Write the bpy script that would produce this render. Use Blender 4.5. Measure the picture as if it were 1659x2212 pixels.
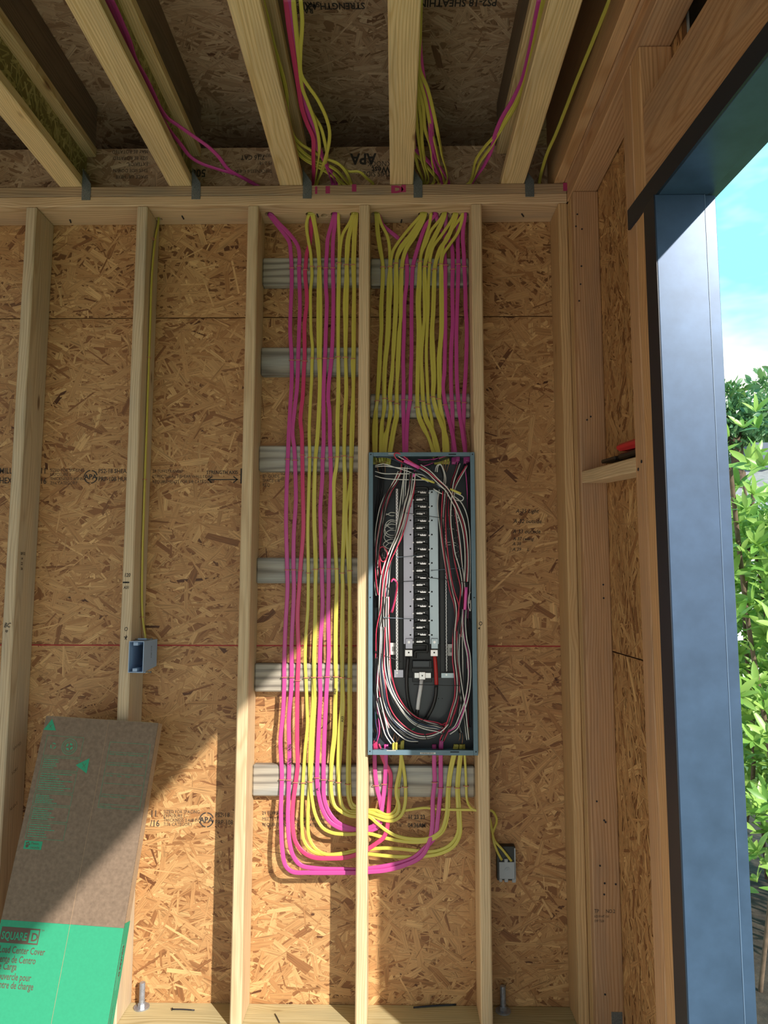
import bpy, bmesh, math, random
import numpy as np
from mathutils import Vector, Matrix

for o in list(bpy.data.objects): bpy.data.objects.remove(o)
scene = bpy.context.scene
COL = scene.collection

# ------------------------------------------------------------------ camera
F, CX, CY, CZ, PIT, YAW, ROLL = 1548.87, 1.7562, -2.6125, 1.4551, .1064, -.0158, .0012
C = np.array([CX, CY, CZ])
_c, _s = math.cos(YAW), math.sin(YAW)
_r0 = np.array([_c, -_s, 0]); _f0 = np.array([_s, _c, 0]); _z0 = np.array([0, 0, 1.])
_c, _s = math.cos(PIT), math.sin(PIT)
FW = _c*_f0 + _s*_z0; _u0 = -_s*_f0 + _c*_z0
_c, _s = math.cos(ROLL), math.sin(ROLL)
RT = _c*_r0 + _s*_u0; UP = -_s*_r0 + _c*_u0
cam = bpy.data.cameras.new('camera'); camo = bpy.data.objects.new('camera', cam); COL.objects.link(camo)
cam.sensor_fit = 'VERTICAL'; cam.sensor_height = 24.0; cam.sensor_width = 18.0
cam.lens = F*24.0/2212.0; cam.clip_start = .05; cam.clip_end = 300
M = Matrix.Identity(4)
for i in range(3):
    M[i][0] = RT[i]; M[i][1] = UP[i]; M[i][2] = -FW[i]; M[i][3] = C[i]
camo.matrix_world = M
scene.camera = camo

# ------------------------------------------------------------------ view
scene.view_settings.view_transform = 'Standard'
scene.view_settings.look = 'None'
scene.view_settings.gamma = 1.0
scene.view_settings.use_curve_mapping = False
scene.view_settings.exposure = 0.10

# ------------------------------------------------------------------ world: bright summer sky with thin white cloud
W = bpy.data.worlds.new('sky'); scene.world = W; W.use_nodes = True
nt = W.node_tree; nt.nodes.clear()
def wn(t, **k):
    n = nt.nodes.new(t)
    for a, b in k.items(): setattr(n, a, b)
    return n
tc = wn('ShaderNodeTexCoord'); mp = wn('ShaderNodeMapping'); mp.inputs['Scale'].default_value = (1.1, 1.1, 3.0); mp.inputs['Location'].default_value = (0.35, 0.2, 0)
ns = wn('ShaderNodeTexNoise'); ns.inputs['Scale'].default_value = 2.3; ns.inputs['Detail'].default_value = 5; ns.inputs['Roughness'].default_value = .55
rp = wn('ShaderNodeValToRGB'); rp.color_ramp.elements[0].position = .40; rp.color_ramp.elements[1].position = .62
rp.color_ramp.elements[0].color = (.36, .98, 1.18, 1); rp.color_ramp.elements[1].color = (1.32, 1.26, 1.18, 1)
bg = wn('ShaderNodeBackground'); bg.inputs['Strength'].default_value = 1.1; ow = wn('ShaderNodeOutputWorld')
nt.links.new(tc.outputs['Generated'], mp.inputs['Vector']); nt.links.new(mp.outputs[0], ns.inputs['Vector'])
sz = wn('ShaderNodeSeparateXYZ'); nt.links.new(tc.outputs['Generated'], sz.inputs[0])
# haze: whiter towards the horizon, clearer overhead, drifting cloud in between
m1 = wn('ShaderNodeMath', operation='MULTIPLY_ADD'); nt.links.new(sz.outputs[2], m1.inputs[0]); m1.inputs[1].default_value = -1.4; m1.inputs[2].default_value = .42
m2 = wn('ShaderNodeMath', operation='ADD'); nt.links.new(m1.outputs[0], m2.inputs[0]); nt.links.new(ns.outputs['Fac'], m2.inputs[1]); nt.links.new(m2.outputs[0], rp.inputs['Fac']); nt.links.new(rp.outputs[0], bg.inputs['Color']); nt.links.new(bg.outputs[0], ow.inputs['Surface'])

# ------------------------------------------------------------------ sun, shining in through the opening of the right wall
sl = bpy.data.lights.new('sun', 'SUN'); so = bpy.data.objects.new('sun', sl); COL.objects.link(so)
sl.energy = 6.4; sl.angle = math.radians(.8); sl.color = (1.0, .93, .82)
so.rotation_euler = Vector((-.71, 1.0, -.70)).to_track_quat('-Z', 'Y').to_euler()
so.location = (6, -6, 6)

# ------------------------------------------------------------------ helpers
def ray(x, y): return FW + RT*(x-829.5)/F + UP*(1106-y)/F
def UY(x, y, Y): d = ray(x, y); return C + d*((Y-CY)/d[1])
def UX(x, y, X): d = ray(x, y); return C + d*((X-CX)/d[0])
def UZ(x, y, Z): d = ray(x, y); return C + d*((Z-CZ)/d[2])

def wpos(o):
    v = Vector((0, 0, 0))
    while o is not None: v = v + o.location; o = o.parent
    return v
def tag(o, label=None, cat=None, group=None, kind=None):
    if label: o['label'] = label
    if cat: o['category'] = cat
    if group: o['group'] = group
    if kind: o['kind'] = kind
    return o
def link(name, mesh, loc=(0, 0, 0), parent=None, mat=None):
    o = bpy.data.objects.new(name, mesh); COL.objects.link(o)
    o.location = Vector([float(a) for a in loc])
    if parent is not None:
        o.location = o.location - wpos(parent); o.parent = parent
    if mat is not None and mesh is not None:
        mesh.materials.clear(); mesh.materials.append(mat)
    return o
def empty(name, loc, parent=None):
    o = link(name, None, loc, parent); o.empty_display_size = .05; return o
def mesh_from(name, V, Fc, smooth=False):
    m = bpy.data.meshes.new(name); m.from_pydata([tuple(map(float, v)) for v in V], [], [tuple(f) for f in Fc]); m.update()
    if smooth: m.polygons.foreach_set('use_smooth', [True]*len(m.polygons))
    return m

def box_bm(lo, hi, bev=.0, ctr=None, bm=None):
    own = bm is None
    if own: bm = bmesh.new()
    lo = Vector(lo); hi = Vector(hi); c = (lo+hi)/2 if ctr is None else Vector(ctr)
    r = bmesh.ops.create_cube(bm, size=1.0)
    for v in r['verts']:
        v.co = Vector(((lo.x+hi.x)/2+v.co.x*(hi.x-lo.x), (lo.y+hi.y)/2+v.co.y*(hi.y-lo.y), (lo.z+hi.z)/2+v.co.z*(hi.z-lo.z))) - c
    if bev > 0:
        es = list({e for v in r['verts'] for e in v.link_edges})
        bmesh.ops.bevel(bm, geom=es, offset=bev, segments=1, affect='EDGES')
    return bm
def bm_obj(name, bm, loc, mat, parent=None, smooth=False):
    m = bpy.data.meshes.new(name); bm.to_mesh(m); bm.free()
    if smooth: m.polygons.foreach_set('use_smooth', [True]*len(m.polygons))
    return link(name, m, loc, parent, mat)
def box(name, lo, hi, mat, parent=None, bev=.0):
    lo = Vector([float(a) for a in lo]); hi = Vector([float(a) for a in hi]); c = (lo+hi)/2
    return bm_obj(name, box_bm(lo, hi, bev), c, mat, parent)
def board(name, lo, hi, kind, parent=None, bev=.0035, label=None):
    d = [abs(hi[i]-lo[i]) for i in range(3)]; ax = d.index(max(d))
    o = box(name, lo, hi, LUM(kind, ax), parent, bev)
    if label: o['label'] = label
    return o
def cyl_bm(bm, c, r, h, axis='Z', n=16, r2=None):
    q = {'Z': Matrix.Identity(4), 'Y': Matrix.Rotation(math.pi/2, 4, 'X'), 'X': Matrix.Rotation(math.pi/2, 4, 'Y')}[axis]
    bmesh.ops.create_cone(bm, cap_ends=True, segments=n, radius1=r, radius2=r if r2 is None else r2, depth=h, matrix=Matrix.Translation(Vector([float(a) for a in c])) @ q)
    return bm

def crom(P, step=.012):
    P = np.array(P, float)
    if len(P) == 2:
        n = max(2, int(np.linalg.norm(P[1]-P[0])/step)); return np.linspace(P[0], P[1], n)
    Q = np.vstack([2*P[0]-P[1], P, 2*P[-1]-P[-2]]); out = []
    for i in range(1, len(Q)-2):
        p0, p1, p2, p3 = Q[i-1:i+3]; L = np.linalg.norm(p2-p1)
        n = max(2, min(30, int(L/step)))
        t0 = 0.; t1 = t0+max(np.linalg.norm(p1-p0), 1e-5)**.5; t2 = t1+max(L, 1e-5)**.5; t3 = t2+max(np.linalg.norm(p3-p2), 1e-5)**.5
        t = np.linspace(t1, t2, n, endpoint=False)[:, None]
        A1 = (t1-t)/(t1-t0)*p0+(t-t0)/(t1-t0)*p1; A2 = (t2-t)/(t2-t1)*p1+(t-t1)/(t2-t1)*p2; A3 = (t3-t)/(t3-t2)*p2+(t-t2)/(t3-t2)*p3
        B1 = (t2-t)/(t2-t0)*A1+(t-t0)/(t2-t0)*A2; B2 = (t3-t)/(t3-t1)*A2+(t-t1)/(t3-t1)*A3
        out.append((t2-t)/(t2-t1)*B1+(t-t1)/(t2-t1)*B2)
    out.append(P[-1:]); return np.vstack(out)
def profile(a, b, n=14, grooves=()):
    th = np.arange(n)*2*math.pi/n; x = np.cos(th); y = np.sin(th)
    k = np.ones(n)
    for g in grooves: k -= .28*np.exp(-((x-g)/.16)**2)
    # superellipse: flat faces, round sides
    xs = np.sign(x)*np.abs(x)**.8; ys = np.sign(y)*np.abs(y)**.62
    return np.stack([a*xs, b*ys*k], 1)
def sweep(P, prof, nrm=(0, -1, 0), step=.012, ctr=None, twist=None):
    """closed tube mesh data along P; profile x = across, y = along nrm"""
    Q = crom(P, step); T = np.gradient(Q, axis=0); T /= np.linalg.norm(T, axis=1)[:, None]+1e-9
    N = np.array(nrm, float)
    N = np.tile(N, (len(Q), 1)) if N.ndim == 1 else np.array([N[min(len(N)-1, int(i*len(N)/len(Q)))] for i in range(len(Q))])
    S = np.cross(T, N); sl_ = np.linalg.norm(S, axis=1)
    last = np.array([1., 0, 0])
    for i in range(len(S)):
        if sl_[i] < .15: S[i] = last
        S[i] -= T[i]*S[i].dot(T[i]); S[i] /= np.linalg.norm(S[i])+1e-9
        if S[i].dot(last) < -.2: S[i] = -S[i]
        if i: S[i] = S[i-1]*.55+S[i]*.45; S[i] -= T[i]*S[i].dot(T[i]); S[i] /= np.linalg.norm(S[i])+1e-9
        last = S[i]
    if twist is not None:
        B = np.cross(S, T); tw = np.interp(np.linspace(0, 1, len(Q)), np.linspace(0, 1, len(twist)), twist)[:, None]
        S = S*np.cos(tw)+B*np.sin(tw)
    B = np.cross(S, T); n = len(prof)
    V = (Q[:, None, :]+S[:, None, :]*prof[None, :, 0:1]+B[:, None, :]*prof[None, :, 1:2]).reshape(-1, 3)
    Fc = []
    for i in range(len(Q)-1):
        for j in range(n):
            k = (j+1) % n; Fc.append((i*n+j, i*n+k, (i+1)*n+k, (i+1)*n+j))
    Fc.append(tuple(range(n-1, -1, -1))); Fc.append(tuple(range((len(Q)-1)*n, len(Q)*n)))
    return V, Fc
def tube(name, P, prof, mat, parent=None, nrm=(0, -1, 0), step=.012, twist=None):
    V, Fc = sweep(P, prof, nrm, step, twist=twist); c = np.array([V[:, 0].mean(), V[:, 1].mean(), V[:, 2].min()])
    return link(name, mesh_from(name, V-c, Fc, True), c, parent, mat)
def rprof(r, n=8):
    th = np.arange(n)*2*math.pi/n; return np.stack([r*np.cos(th), r*np.sin(th)], 1)

def text(name, body, size, loc, right=(1, 0, 0), up=(0, 0, 1), mat=None, parent=None, align='LEFT', sx=1.0, bold=0.0, shear=0.0, label=None):
    cu = bpy.data.curves.new('t', 'FONT'); cu.body = body; cu.size = size; cu.align_x = align; cu.resolution_u = 2
    cu.offset = bold; cu.shear = shear
    tmp = bpy.data.objects.new('t', cu); m = bpy.data.meshes.new_from_object(tmp)
    bpy.data.objects.remove(tmp); bpy.data.curves.remove(cu)
    r = Vector(right).normalized(); u = Vector(up).normalized(); n = r.cross(u)
    R3 = Matrix((r, u, n)).transposed()
    for v in m.vertices: v.co = R3 @ Vector((v.co.x*sx, v.co.y, v.co.z))
    o = link(name, m, loc, parent, mat)
    if label: o['label'] = label
    return o
# ------------------------------------------------------------------ materials
class NB:
    def __init__(s, name):
        s.m = bpy.data.materials.new(name); s.m.use_nodes = True; s.t = s.m.node_tree; s.t.nodes.clear()
        s.out = s.n('ShaderNodeOutputMaterial'); s.b = s.n('ShaderNodeBsdfPrincipled'); s.l(s.b.outputs[0], s.out.inputs['Surface'])
    def n(s, t, **k):
        x = s.t.nodes.new(t)
        for a, b in k.items(): setattr(x, a, b)
        return x
    def l(s, a, b): s.t.links.new(a, b)
    def put(s, sock, v):
        if isinstance(v, bpy.types.NodeSocket): s.l(v, sock)
        else: sock.default_value = v
    def math(s, op, a, b=None, c=None, clamp=False):
        x = s.n('ShaderNodeMath', operation=op); x.use_clamp = clamp; s.put(x.inputs[0], a)
        if b is not None: s.put(x.inputs[1], b)
        if c is not None: s.put(x.inputs[2], c)
        return x.outputs[0]
    def vmath(s, op, a, b=None, out=0):
        x = s.n('ShaderNodeVectorMath', operation=op); s.put(x.inputs[0], a)
        if b is not None: s.put(x.inputs[1], b)
        return x.outputs[out]
    def noise(s, vec, scale=5, detail=3, rough=.5):
        x = s.n('ShaderNodeTexNoise'); s.put(x.inputs['Vector'], vec); x.inputs['Scale'].default_value = scale
        x.inputs['Detail'].default_value = detail; x.inputs['Roughness'].default_value = rough; return x.outputs['Fac']
    def ramp(s, fac, stops, interp='LINEAR'):
        x = s.n('ShaderNodeValToRGB'); r = x.color_ramp; r.interpolation = interp
        while len(r.elements) < len(stops): r.elements.new(.5)
        for e, (p, c) in zip(r.elements, stops): e.position = p; e.color = (c[0], c[1], c[2], 1) if hasattr(c, '__len__') else (c, c, c, 1)
        s.put(x.inputs[0], fac); return x.outputs[0]
    def mix(s, fac, a, b, mode='MIX'):
        x = s.n('ShaderNodeMix', data_type='RGBA', blend_type=mode); s.put(x.inputs[0], fac)
        for i, v in ((6, a), (7, b)):
            if isinstance(v, bpy.types.NodeSocket): s.l(v, x.inputs[i])
            else: x.inputs[i].default_value = (v[0], v[1], v[2], 1)
        return x.outputs[2]
    def step(s, v, lo, hi):
        x = s.n('ShaderNodeMapRange', interpolation_type='SMOOTHSTEP'); s.put(x.inputs[0], v); x.inputs[1].default_value = lo; x.inputs[2].default_value = hi
        return x.outputs[0]
    def bump(s, h, strength=.2, dist=.001):
        x = s.n('ShaderNodeBump'); x.inputs['Strength'].default_value = strength; x.inputs['Distance'].default_value = dist; s.l(h, x.inputs['Height']); s.l(x.outputs[0], s.b.inputs['Normal'])
    def set(s, color=None, rough=.6, metal=0., spec=.5):
        if color is not None:
            if isinstance(color, bpy.types.NodeSocket): s.l(color, s.b.inputs['Base Color'])
            else: s.b.inputs['Base Color'].default_value = (*color[:3], 1)
        s.put(s.b.inputs['Roughness'], rough); s.b.inputs['Metallic'].default_value = metal; s.b.inputs['Specular IOR Level'].default_value = spec
        return s.m

# early wood, late wood, knot, stain colour, stain amount
LK = {
 'stud':    ((.62, .40, .20), (.46, .26, .11), (.20, .09, .03), (.42, .30, .18), .25),
 'whitewd': ((.70, .52, .32), (.58, .39, .22), (.24, .11, .04), (.50, .38, .24), .20),
 'grey':    ((.62, .48, .32), (.48, .34, .21), (.16, .09, .05), (.42, .36, .28), .5),
 'joist':   ((.84, .62, .34), (.66, .43, .18), (.22, .10, .04), (.40, .33, .25), .18),
 'plate':   ((.66, .46, .28), (.48, .29, .15), (.17, .07, .03), (.33, .26, .20), .35),
 'plate2':  ((.40, .27, .16), (.26, .16, .09), (.12, .06, .03), (.20, .18, .15), .55),
 'red':     ((.56, .33, .18), (.40, .20, .09), (.15, .05, .03), (.32, .22, .16), .35),
 'orange':  ((.68, .40, .20), (.50, .25, .10), (.22, .08, .03), (.50, .34, .20), .20),
 'dark':    ((.26, .18, .12), (.17, .11, .07), (.09, .05, .03), (.15, .12, .10), .45),
 'treated': ((.40, .36, .30), (.12, .10, .085), (.12, .09, .07), (.42, .44, .43), .55),
 'sill':    ((.62, .52, .30), (.42, .33, .15), (.2, .13, .05), (.48, .44, .28), .30),
}
_lm = {}
def LUM(kind, ax):
    if (kind, ax) in _lm: return _lm[(kind, ax)]
    e, la, kn, st, sa = LK[kind]
    b = NB('lumber_%s_%s' % (kind, 'xyz'[ax]))
    tcn = b.n('ShaderNodeTexCoord'); sp = b.n('ShaderNodeSeparateXYZ'); b.l(tcn.outputs['Object'], sp.inputs[0])
    oi = b.n('ShaderNodeObjectInfo'); rnd = oi.outputs['Random']
    o = [sp.outputs[ax], sp.outputs[(ax+1) % 3], sp.outputs[(ax+2) % 3]]
    cb = b.n('ShaderNodeCombineXYZ')
    b.l(b.math('ADD', o[0], b.math('MULTIPLY', rnd, 41.)), cb.inputs[0])
    b.l(o[1], cb.inputs[1]); b.l(o[2], cb.inputs[2]); P = cb.outputs[0]
    rc = b.math('MULTIPLY_ADD', rnd, 7.3, 0.); fr = b.math('FRACT', rc)
    warp = b.noise(b.vmath('MULTIPLY', P, (1.6, 7., 7.)), 1., 2)
    # knots
    vo = b.n('ShaderNodeTexVoronoi'); b.l(b.vmath('MULTIPLY', P, (3.4, 11., 11.)), vo.inputs['Vector']); vo.inputs['Scale'].default_value = 1.
    sc = b.n('ShaderNodeSeparateColor'); b.l(vo.outputs['Color'], sc.inputs[0])
    has = b.math('GREATER_THAN', sc.outputs[0], .62)
    kd = vo.outputs['Distance']
    kmask = b.math('MULTIPLY', b.step(kd, .13, .05), has)
    khalo = b.math('MULTIPLY', b.step(kd, .45, .05), has)
    # growth rings, cathedral grain from a slow wander along the board
    off = b.n('ShaderNodeCombineXYZ')
    b.l(b.math('MULTIPLY_ADD', fr, .10, -.03), off.inputs[1]); b.l(b.math('MULTIPLY_ADD', rnd, .08, .015), off.inputs[2])
    q = b.vmath('ADD', b.vmath('MULTIPLY', P, (.0, 1., 1.)), off.outputs[0])
    rr = b.vmath('LENGTH', q, out=1)
    rr = b.math('ADD', rr, b.math('MULTIPLY', warp, .055))
    rr = b.math('ADD', rr, b.math('MULTIPLY', khalo, .012))
    ring = b.math('MULTIPLY_ADD', b.math('SINE', b.math('MULTIPLY', rr, 230. if kind == 'treated' else 760.)), .5, .5)
    ring = b.math('POWER', ring, 2.2)
    fib = b.noise(b.vmath('MULTIPLY', P, (6., 330., 330.)), 1., 3, .6)
    col = b.mix(b.math('MULTIPLY', ring, .75), e, la)
    big = b.noise(b.vmath('MULTIPLY', P, (2.2, 14., 14.)), 1., 3)
    col = b.mix(b.math('MULTIPLY', b.step(big, .45, .7), sa), col, st)
    tone = b.math('MULTIPLY_ADD', rnd, .22, .88)
    col = b.mix(1., col, b.ramp(fib, [(.25, .74), (.7, 1.1)]), 'MULTIPLY')
    cv = b.n('ShaderNodeCombineColor'); [b.l(tone, cv.inputs[i]) for i in range(3)]
    col = b.mix(1., col, cv.outputs[0], 'MULTIPLY')
    col = b.mix(b.math('MULTIPLY', khalo, .35), col, la)
    col = b.mix(b.math('MULTIPLY', kmask, .9), col, kn)
    b.bump(b.math('ADD', b.math('MULTIPLY', fib, .6), b.math('MULTIPLY', ring, .4)), .22, .0006)
    _lm[(kind, ax)] = b.set(col, .62, spec=.35); return b.m

def osb_mat(name, dark, mid, pale, edge):
    b = NB(name)
    uv = b.n('ShaderNodeUVMap'); uv.uv_map = 'UVMap'
    at = b.n('ShaderNodeAttribute'); at.attribute_name = 'rnd'
    sc = b.n('ShaderNodeSeparateColor'); b.l(at.outputs['Color'], sc.inputs[0])
    r1, r2, r3 = sc.outputs[0], sc.outputs[1], sc.outputs[2]
    cb = b.n('ShaderNodeCombineXYZ'); sp = b.n('ShaderNodeSeparateXYZ'); b.l(uv.outputs[0], sp.inputs[0])
    b.l(b.math('MULTIPLY', sp.outputs[0], 9.), cb.inputs[0]); b.l(b.math('MULTIPLY', sp.outputs[1], 420.), cb.inputs[1]); b.l(b.math('MULTIPLY', r2, 60.), cb.inputs[2])
    gr = b.noise(cb.outputs[0], 1., 3, .6)
    base = b.ramp(r1, [(0., dark), (.10, edge), (.22, mid), (.70, [(a+c)/2 for a, c in zip(mid, pale)]), (1., pale)])
    col = b.mix(1., base, b.ramp(gr, [(.28, .38), (.46, .90), (.75, 1.22)]), 'MULTIPLY')
    b.bump(gr, .25, .0006)
    return b.set(col, .52, spec=.4)
OSB = osb_mat('osb_strands', (.085, .030, .013), (.385, .188, .072), (.66, .405, .18), (.22, .09, .033))
OSBD = osb_mat('osb_strands_roof', (.13, .055, .03), (.42, .26, .15), (.66, .48, .31), (.27, .15, .08))
OSBG = osb_mat('osb_strands_web', (.12, .09, .025), (.44, .36, .14), (.66, .56, .28), (.24, .18, .06))

def simple(name, col, rough=.5, metal=0., spec=.5, noise=None, bump=None):
    b = NB(name)
    if noise:
        sc, amt = noise; tcn = b.n('ShaderNodeTexCoord')
        nz = b.noise(tcn.outputs['Object'], sc, 4, .6)
        c2 = b.mix(1., col, b.ramp(nz, [(.3, 1-amt), (.7, 1+amt*.6)]), 'MULTIPLY')
        if bump: b.bump(nz, bump[0], bump[1])
        return b.set(c2, rough, metal, spec)
    return b.set(col, rough, metal, spec)
PINK = simple('cable_pink', (.50, .06, .28), .32, spec=.5)
ROSE = simple('cable_rose', (.56, .045, .15), .30, spec=.5)
YEL = simple('cable_yellow', (.56, .49, .085), .32, spec=.5)
STAPLE = simple('staple_copper', (.55, .20, .15), .4)
INK = simple('black_ink', (.018, .015, .014), .7)
STAMP = simple('stamp_ink', (.045, .035, .03), .8)
REDP = simple('red_edge_paint', (.33, .02, .025), .7)
MAGP = simple('magenta_paint', (.36, .03, .12), .7)
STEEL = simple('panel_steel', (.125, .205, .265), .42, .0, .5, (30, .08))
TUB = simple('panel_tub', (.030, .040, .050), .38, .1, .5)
BUSL = simple('bus_tinned_left', (.50, .49, .56), .38, .75)
BUSR = simple('bus_tinned_right', (.46, .54, .58), .38, .75)
TIN = simple('tin_bright', (.78, .76, .74), .3, .85)
PLAB = simple('black_plastic', (.012, .013, .014), .42)
PLAD = simple('dark_cover', (.035, .042, .050), .28)
HOLE = simple('dark_hole', (.004, .004, .004), .9)
WW = simple('wire_white', (.80, .78, .74), .35)
WK = simple('wire_black', (.012, .012, .014), .32)
WR = simple('wire_red', (.62, .04, .09), .35)
WB = simple('wire_navy', (.035, .055, .11), .3)
WP = simple('wire_pink', (.72, .08, .36), .35)
WC = simple('wire_copper', (.50, .25, .13), .4, .6)
WG = simple('wire_green', (.01, .12, .06), .4)
TAPEW = simple('white_tape', (.72, .72, .74), .5)
LABELW = simple('label_white', (.70, .70, .68), .6)
CARD = simple('cardboard', (.205, .145, .105), .8, spec=.2, noise=(90, .22))
CARDE = simple('cardboard_edge', (.40, .27, .17), .85, spec=.2, noise=(60, .15))
GREEN = simple('green_print', (.03, .30, .165), .62, spec=.3, noise=(120, .06))
GREENL = simple('green_line_print', (.05, .30, .17), .7)
BROWNP = simple('brown_print', (.10, .062, .045), .75)
GALV = simple('galvanised', (.20, .23, .25), .45, .6, noise=(220, .35))
BOLT = simple('bolt_zinc', (.42, .45, .52), .4, .7, noise=(90, .2))
NAILB = simple('nail_dark', (.03, .03, .04), .5, .4)
BOXB = simple('box_plastic', (.30, .42, .62), .45)
BOXG = simple('box_grey', (.34, .38, .43), .4)
FRAME = simple('frame_metal', (.055, .095, .175), .34, .25, .5, (14, .18))
FLANGE = simple('frame_flange', (.010, .016, .030), .4)
TOOLR = simple('tool_red', (.55, .02, .03), .4)
CONC = simple('concrete', (.58, .55, .49), .9, noise=(7, .15))
SOIL = simple('soil', (.05, .036, .026), .95, noise=(18, .5), bump=(.6, .02))
GRASS = simple('lawn', (.10, .17, .04), .9, noise=(9, .35))
ROOF = simple('roof_shingle', (.30, .31, .34), .9, noise=(6, .25))
BARK = simple('bark', (.13, .09, .06), .9, noise=(40, .3))
def leaf_mat(name, c1, c2):
    b = NB(name); oi = b.n('ShaderNodeObjectInfo'); ge = b.n('ShaderNodeNewGeometry')
    f = b.math('FRACT', b.math('ADD', oi.outputs['Random'], ge.outputs['Random Per Island']))
    col = b.ramp(f, [(0., c1), (1., c2)]); b.set(col, .38, spec=.5)
    tr = b.n('ShaderNodeBsdfTranslucent'); b.l(b.mix(.5, col, (.35, .55, .08)), tr.inputs[0]); mx = b.n('ShaderNodeMixShader'); mx.inputs[0].default_value = .28
    b.l(b.b.outputs[0], mx.inputs[1]); b.l(tr.outputs[0], mx.inputs[2]); b.l(mx.outputs[0], b.out.inputs['Surface']); return b.m
LEAF = leaf_mat('shrub_leaf', (.12, .29, .05), (.36, .54, .13))
LEAFT = leaf_mat('tree_leaf', (.05, .15, .07), (.13, .27, .12))

# ------------------------------------------------------------------ oriented strand board: every strand is a thin chip with its own grain
def osb(name, o, u, v, w, h, mat, parent=None, dens=3000, seed=0, th=.011, ang=(0., .65), L=(.05, .16), Wd=(.006, .026), kind=None):
    rg = np.random.default_rng(seed)
    o = np.array(o, float); u = np.array(u, float); v = np.array(v, float); n = np.cross(u, v)
    N = int(dens*w*h)
    c = rg.random((N, 2))*[w+.04, h+.04]-.02
    a = np.where(rg.random(N) < .30, rg.random(N)*math.pi, rg.normal(ang[0], ang[1], N))
    l = rg.uniform(L[0], L[1], N)*rg.uniform(.6, 1.15, N); wd = rg.uniform(Wd[0], Wd[1], N)**1.0*rg.choice([.45, 1., 1.3], N, p=[.35, .4, .25])
    d = np.stack([np.cos(a), np.sin(a)], 1); e = np.stack([-d[:, 1], d[:, 0]], 1)
    lx = np.array([-.5, .5, .5, -.5])[None]*l[:, None]; ly = np.array([-.5, -.5, .5, .5])[None]*wd[:, None]
    lx = lx+rg.uniform(-.16, .16, (N, 4))*l[:, None]*.55; ly = ly*rg.uniform(.45, 1.1, (N, 4))
    P = c[:, None]+d[:, None]*lx[..., None]+e[:, None]*ly[..., None]
    P[..., 0] = np.clip(P[..., 0], 0, w); P[..., 1] = np.clip(P[..., 1], 0, h)
    z = rg.uniform(.0001, .0014, N)[:, None]+rg.uniform(-.0003, .0003, (N, 4))
    V = o+P[..., 0:1]*u+P[..., 1:2]*v+z[..., None]*n
    V = V.reshape(-1, 3)
    s = len(V)
    S = np.array([o, o+w*u, o+w*u+h*v, o+h*v]); S = np.vstack([S, S-n*th])
    V = np.vstack([V, S])
    faces = np.arange(4*N).reshape(-1, 4).tolist()+[[s, s+1, s+2, s+3], [s+7, s+6, s+5, s+4], [s, s+4, s+5, s+1], [s+1, s+5, s+6, s+2], [s+2, s+6, s+7, s+3], [s+3, s+7, s+4, s]]
    ctr = S.mean(0)
    me = bpy.data.meshes.new(name); me.from_pydata((V-ctr).tolist(), [], faces); me.update()
    uvl = me.uv_layers.new(name='UVMap'); UVd = np.zeros((len(faces)*4, 2), np.float32)
    UVd[:4*N, 0] = lx.ravel(); UVd[:4*N, 1] = ly.ravel()
    uvl.data.foreach_set('uv', UVd.ravel())
    at = me.attributes.new('rnd', 'FLOAT_COLOR', 'FACE'); R = np.ones((len(faces), 4), np.float32)
    R[:, :3] = rg.random((len(faces), 3)); R[N:, 0] = .12
    k = rg.random(N) < .011; R[:N, 0] = np.where(k, R[:N, 0]*.08, .12+.88*np.clip(rg.normal(.46, .25, N), 0, 1))
    at.data.foreach_set('color', R.ravel())
    return link(name, me, ctr, parent, mat)
# ================================================================== THE SETTING
S = .4064; D = .14; X0 = -.9
floor = tag(box('floor', (-3.2, -7, -.12), (2.47, .1, 0), CONC), kind='structure')
ground = tag(box('ground', (2.47, -14, -.22), (30, 40, -.12), GRASS), kind='structure')

# ---- back wall
wall = tag(box('wall_back', (X0, .0125, 0), (2.486, .017, 3.14), simple('house_wrap', (.45, .45, .43), .8)), kind='structure')
osb('sheathing_panel', (X0, 0, .0), (1, 0, 0), (0, 0, 1), 2.468-X0, 1.2485, OSB, wall, 3300, 1)
osb('sheathing_panel', (X0, 0, 1.2525), (1, 0, 0), (0, 0, 1), 2.468-X0, 1.2195, OSB, wall, 3300, 2)
osb('sheathing_panel', (X0, 0, 2.4755), (1, 0, 0), (0, 0, 1), 2.468-X0, .44, OSB, wall, 3300, 3)
box('painted_panel_edge', (X0, -.0016, 1.2483), (2.468, .004, 1.2528), REDP, wall)
SK = {-2: 'stud', -1: 'stud', 0: 'stud', 1: 'grey', 2: 'grey', 3: 'whitewd', 4: 'whitewd', 5: 'whitewd'}
for k in range(-2, 6):
    jx = {1: -.002, 2: .0, 3: .0, 4: .0}.get(k, 0.)
    board('wall_stud', (k*S+jx, -D, .0437), (k*S+.038+jx, -.0018, 2.845), SK[k], wall, .004)
board('corner_stud', (2.346, -D, .0437), (2.3805, -.0018, 2.845), 'stud', wall, .004)
board('bottom_plate', (X0, -D, 0), (2.3805, -.0018, .0437), 'sill', wall, .003)
board('top_plate', (X0, -D, 2.8835), (2.38, -.0018, 2.921), 'plate2', wall, .003)
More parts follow.
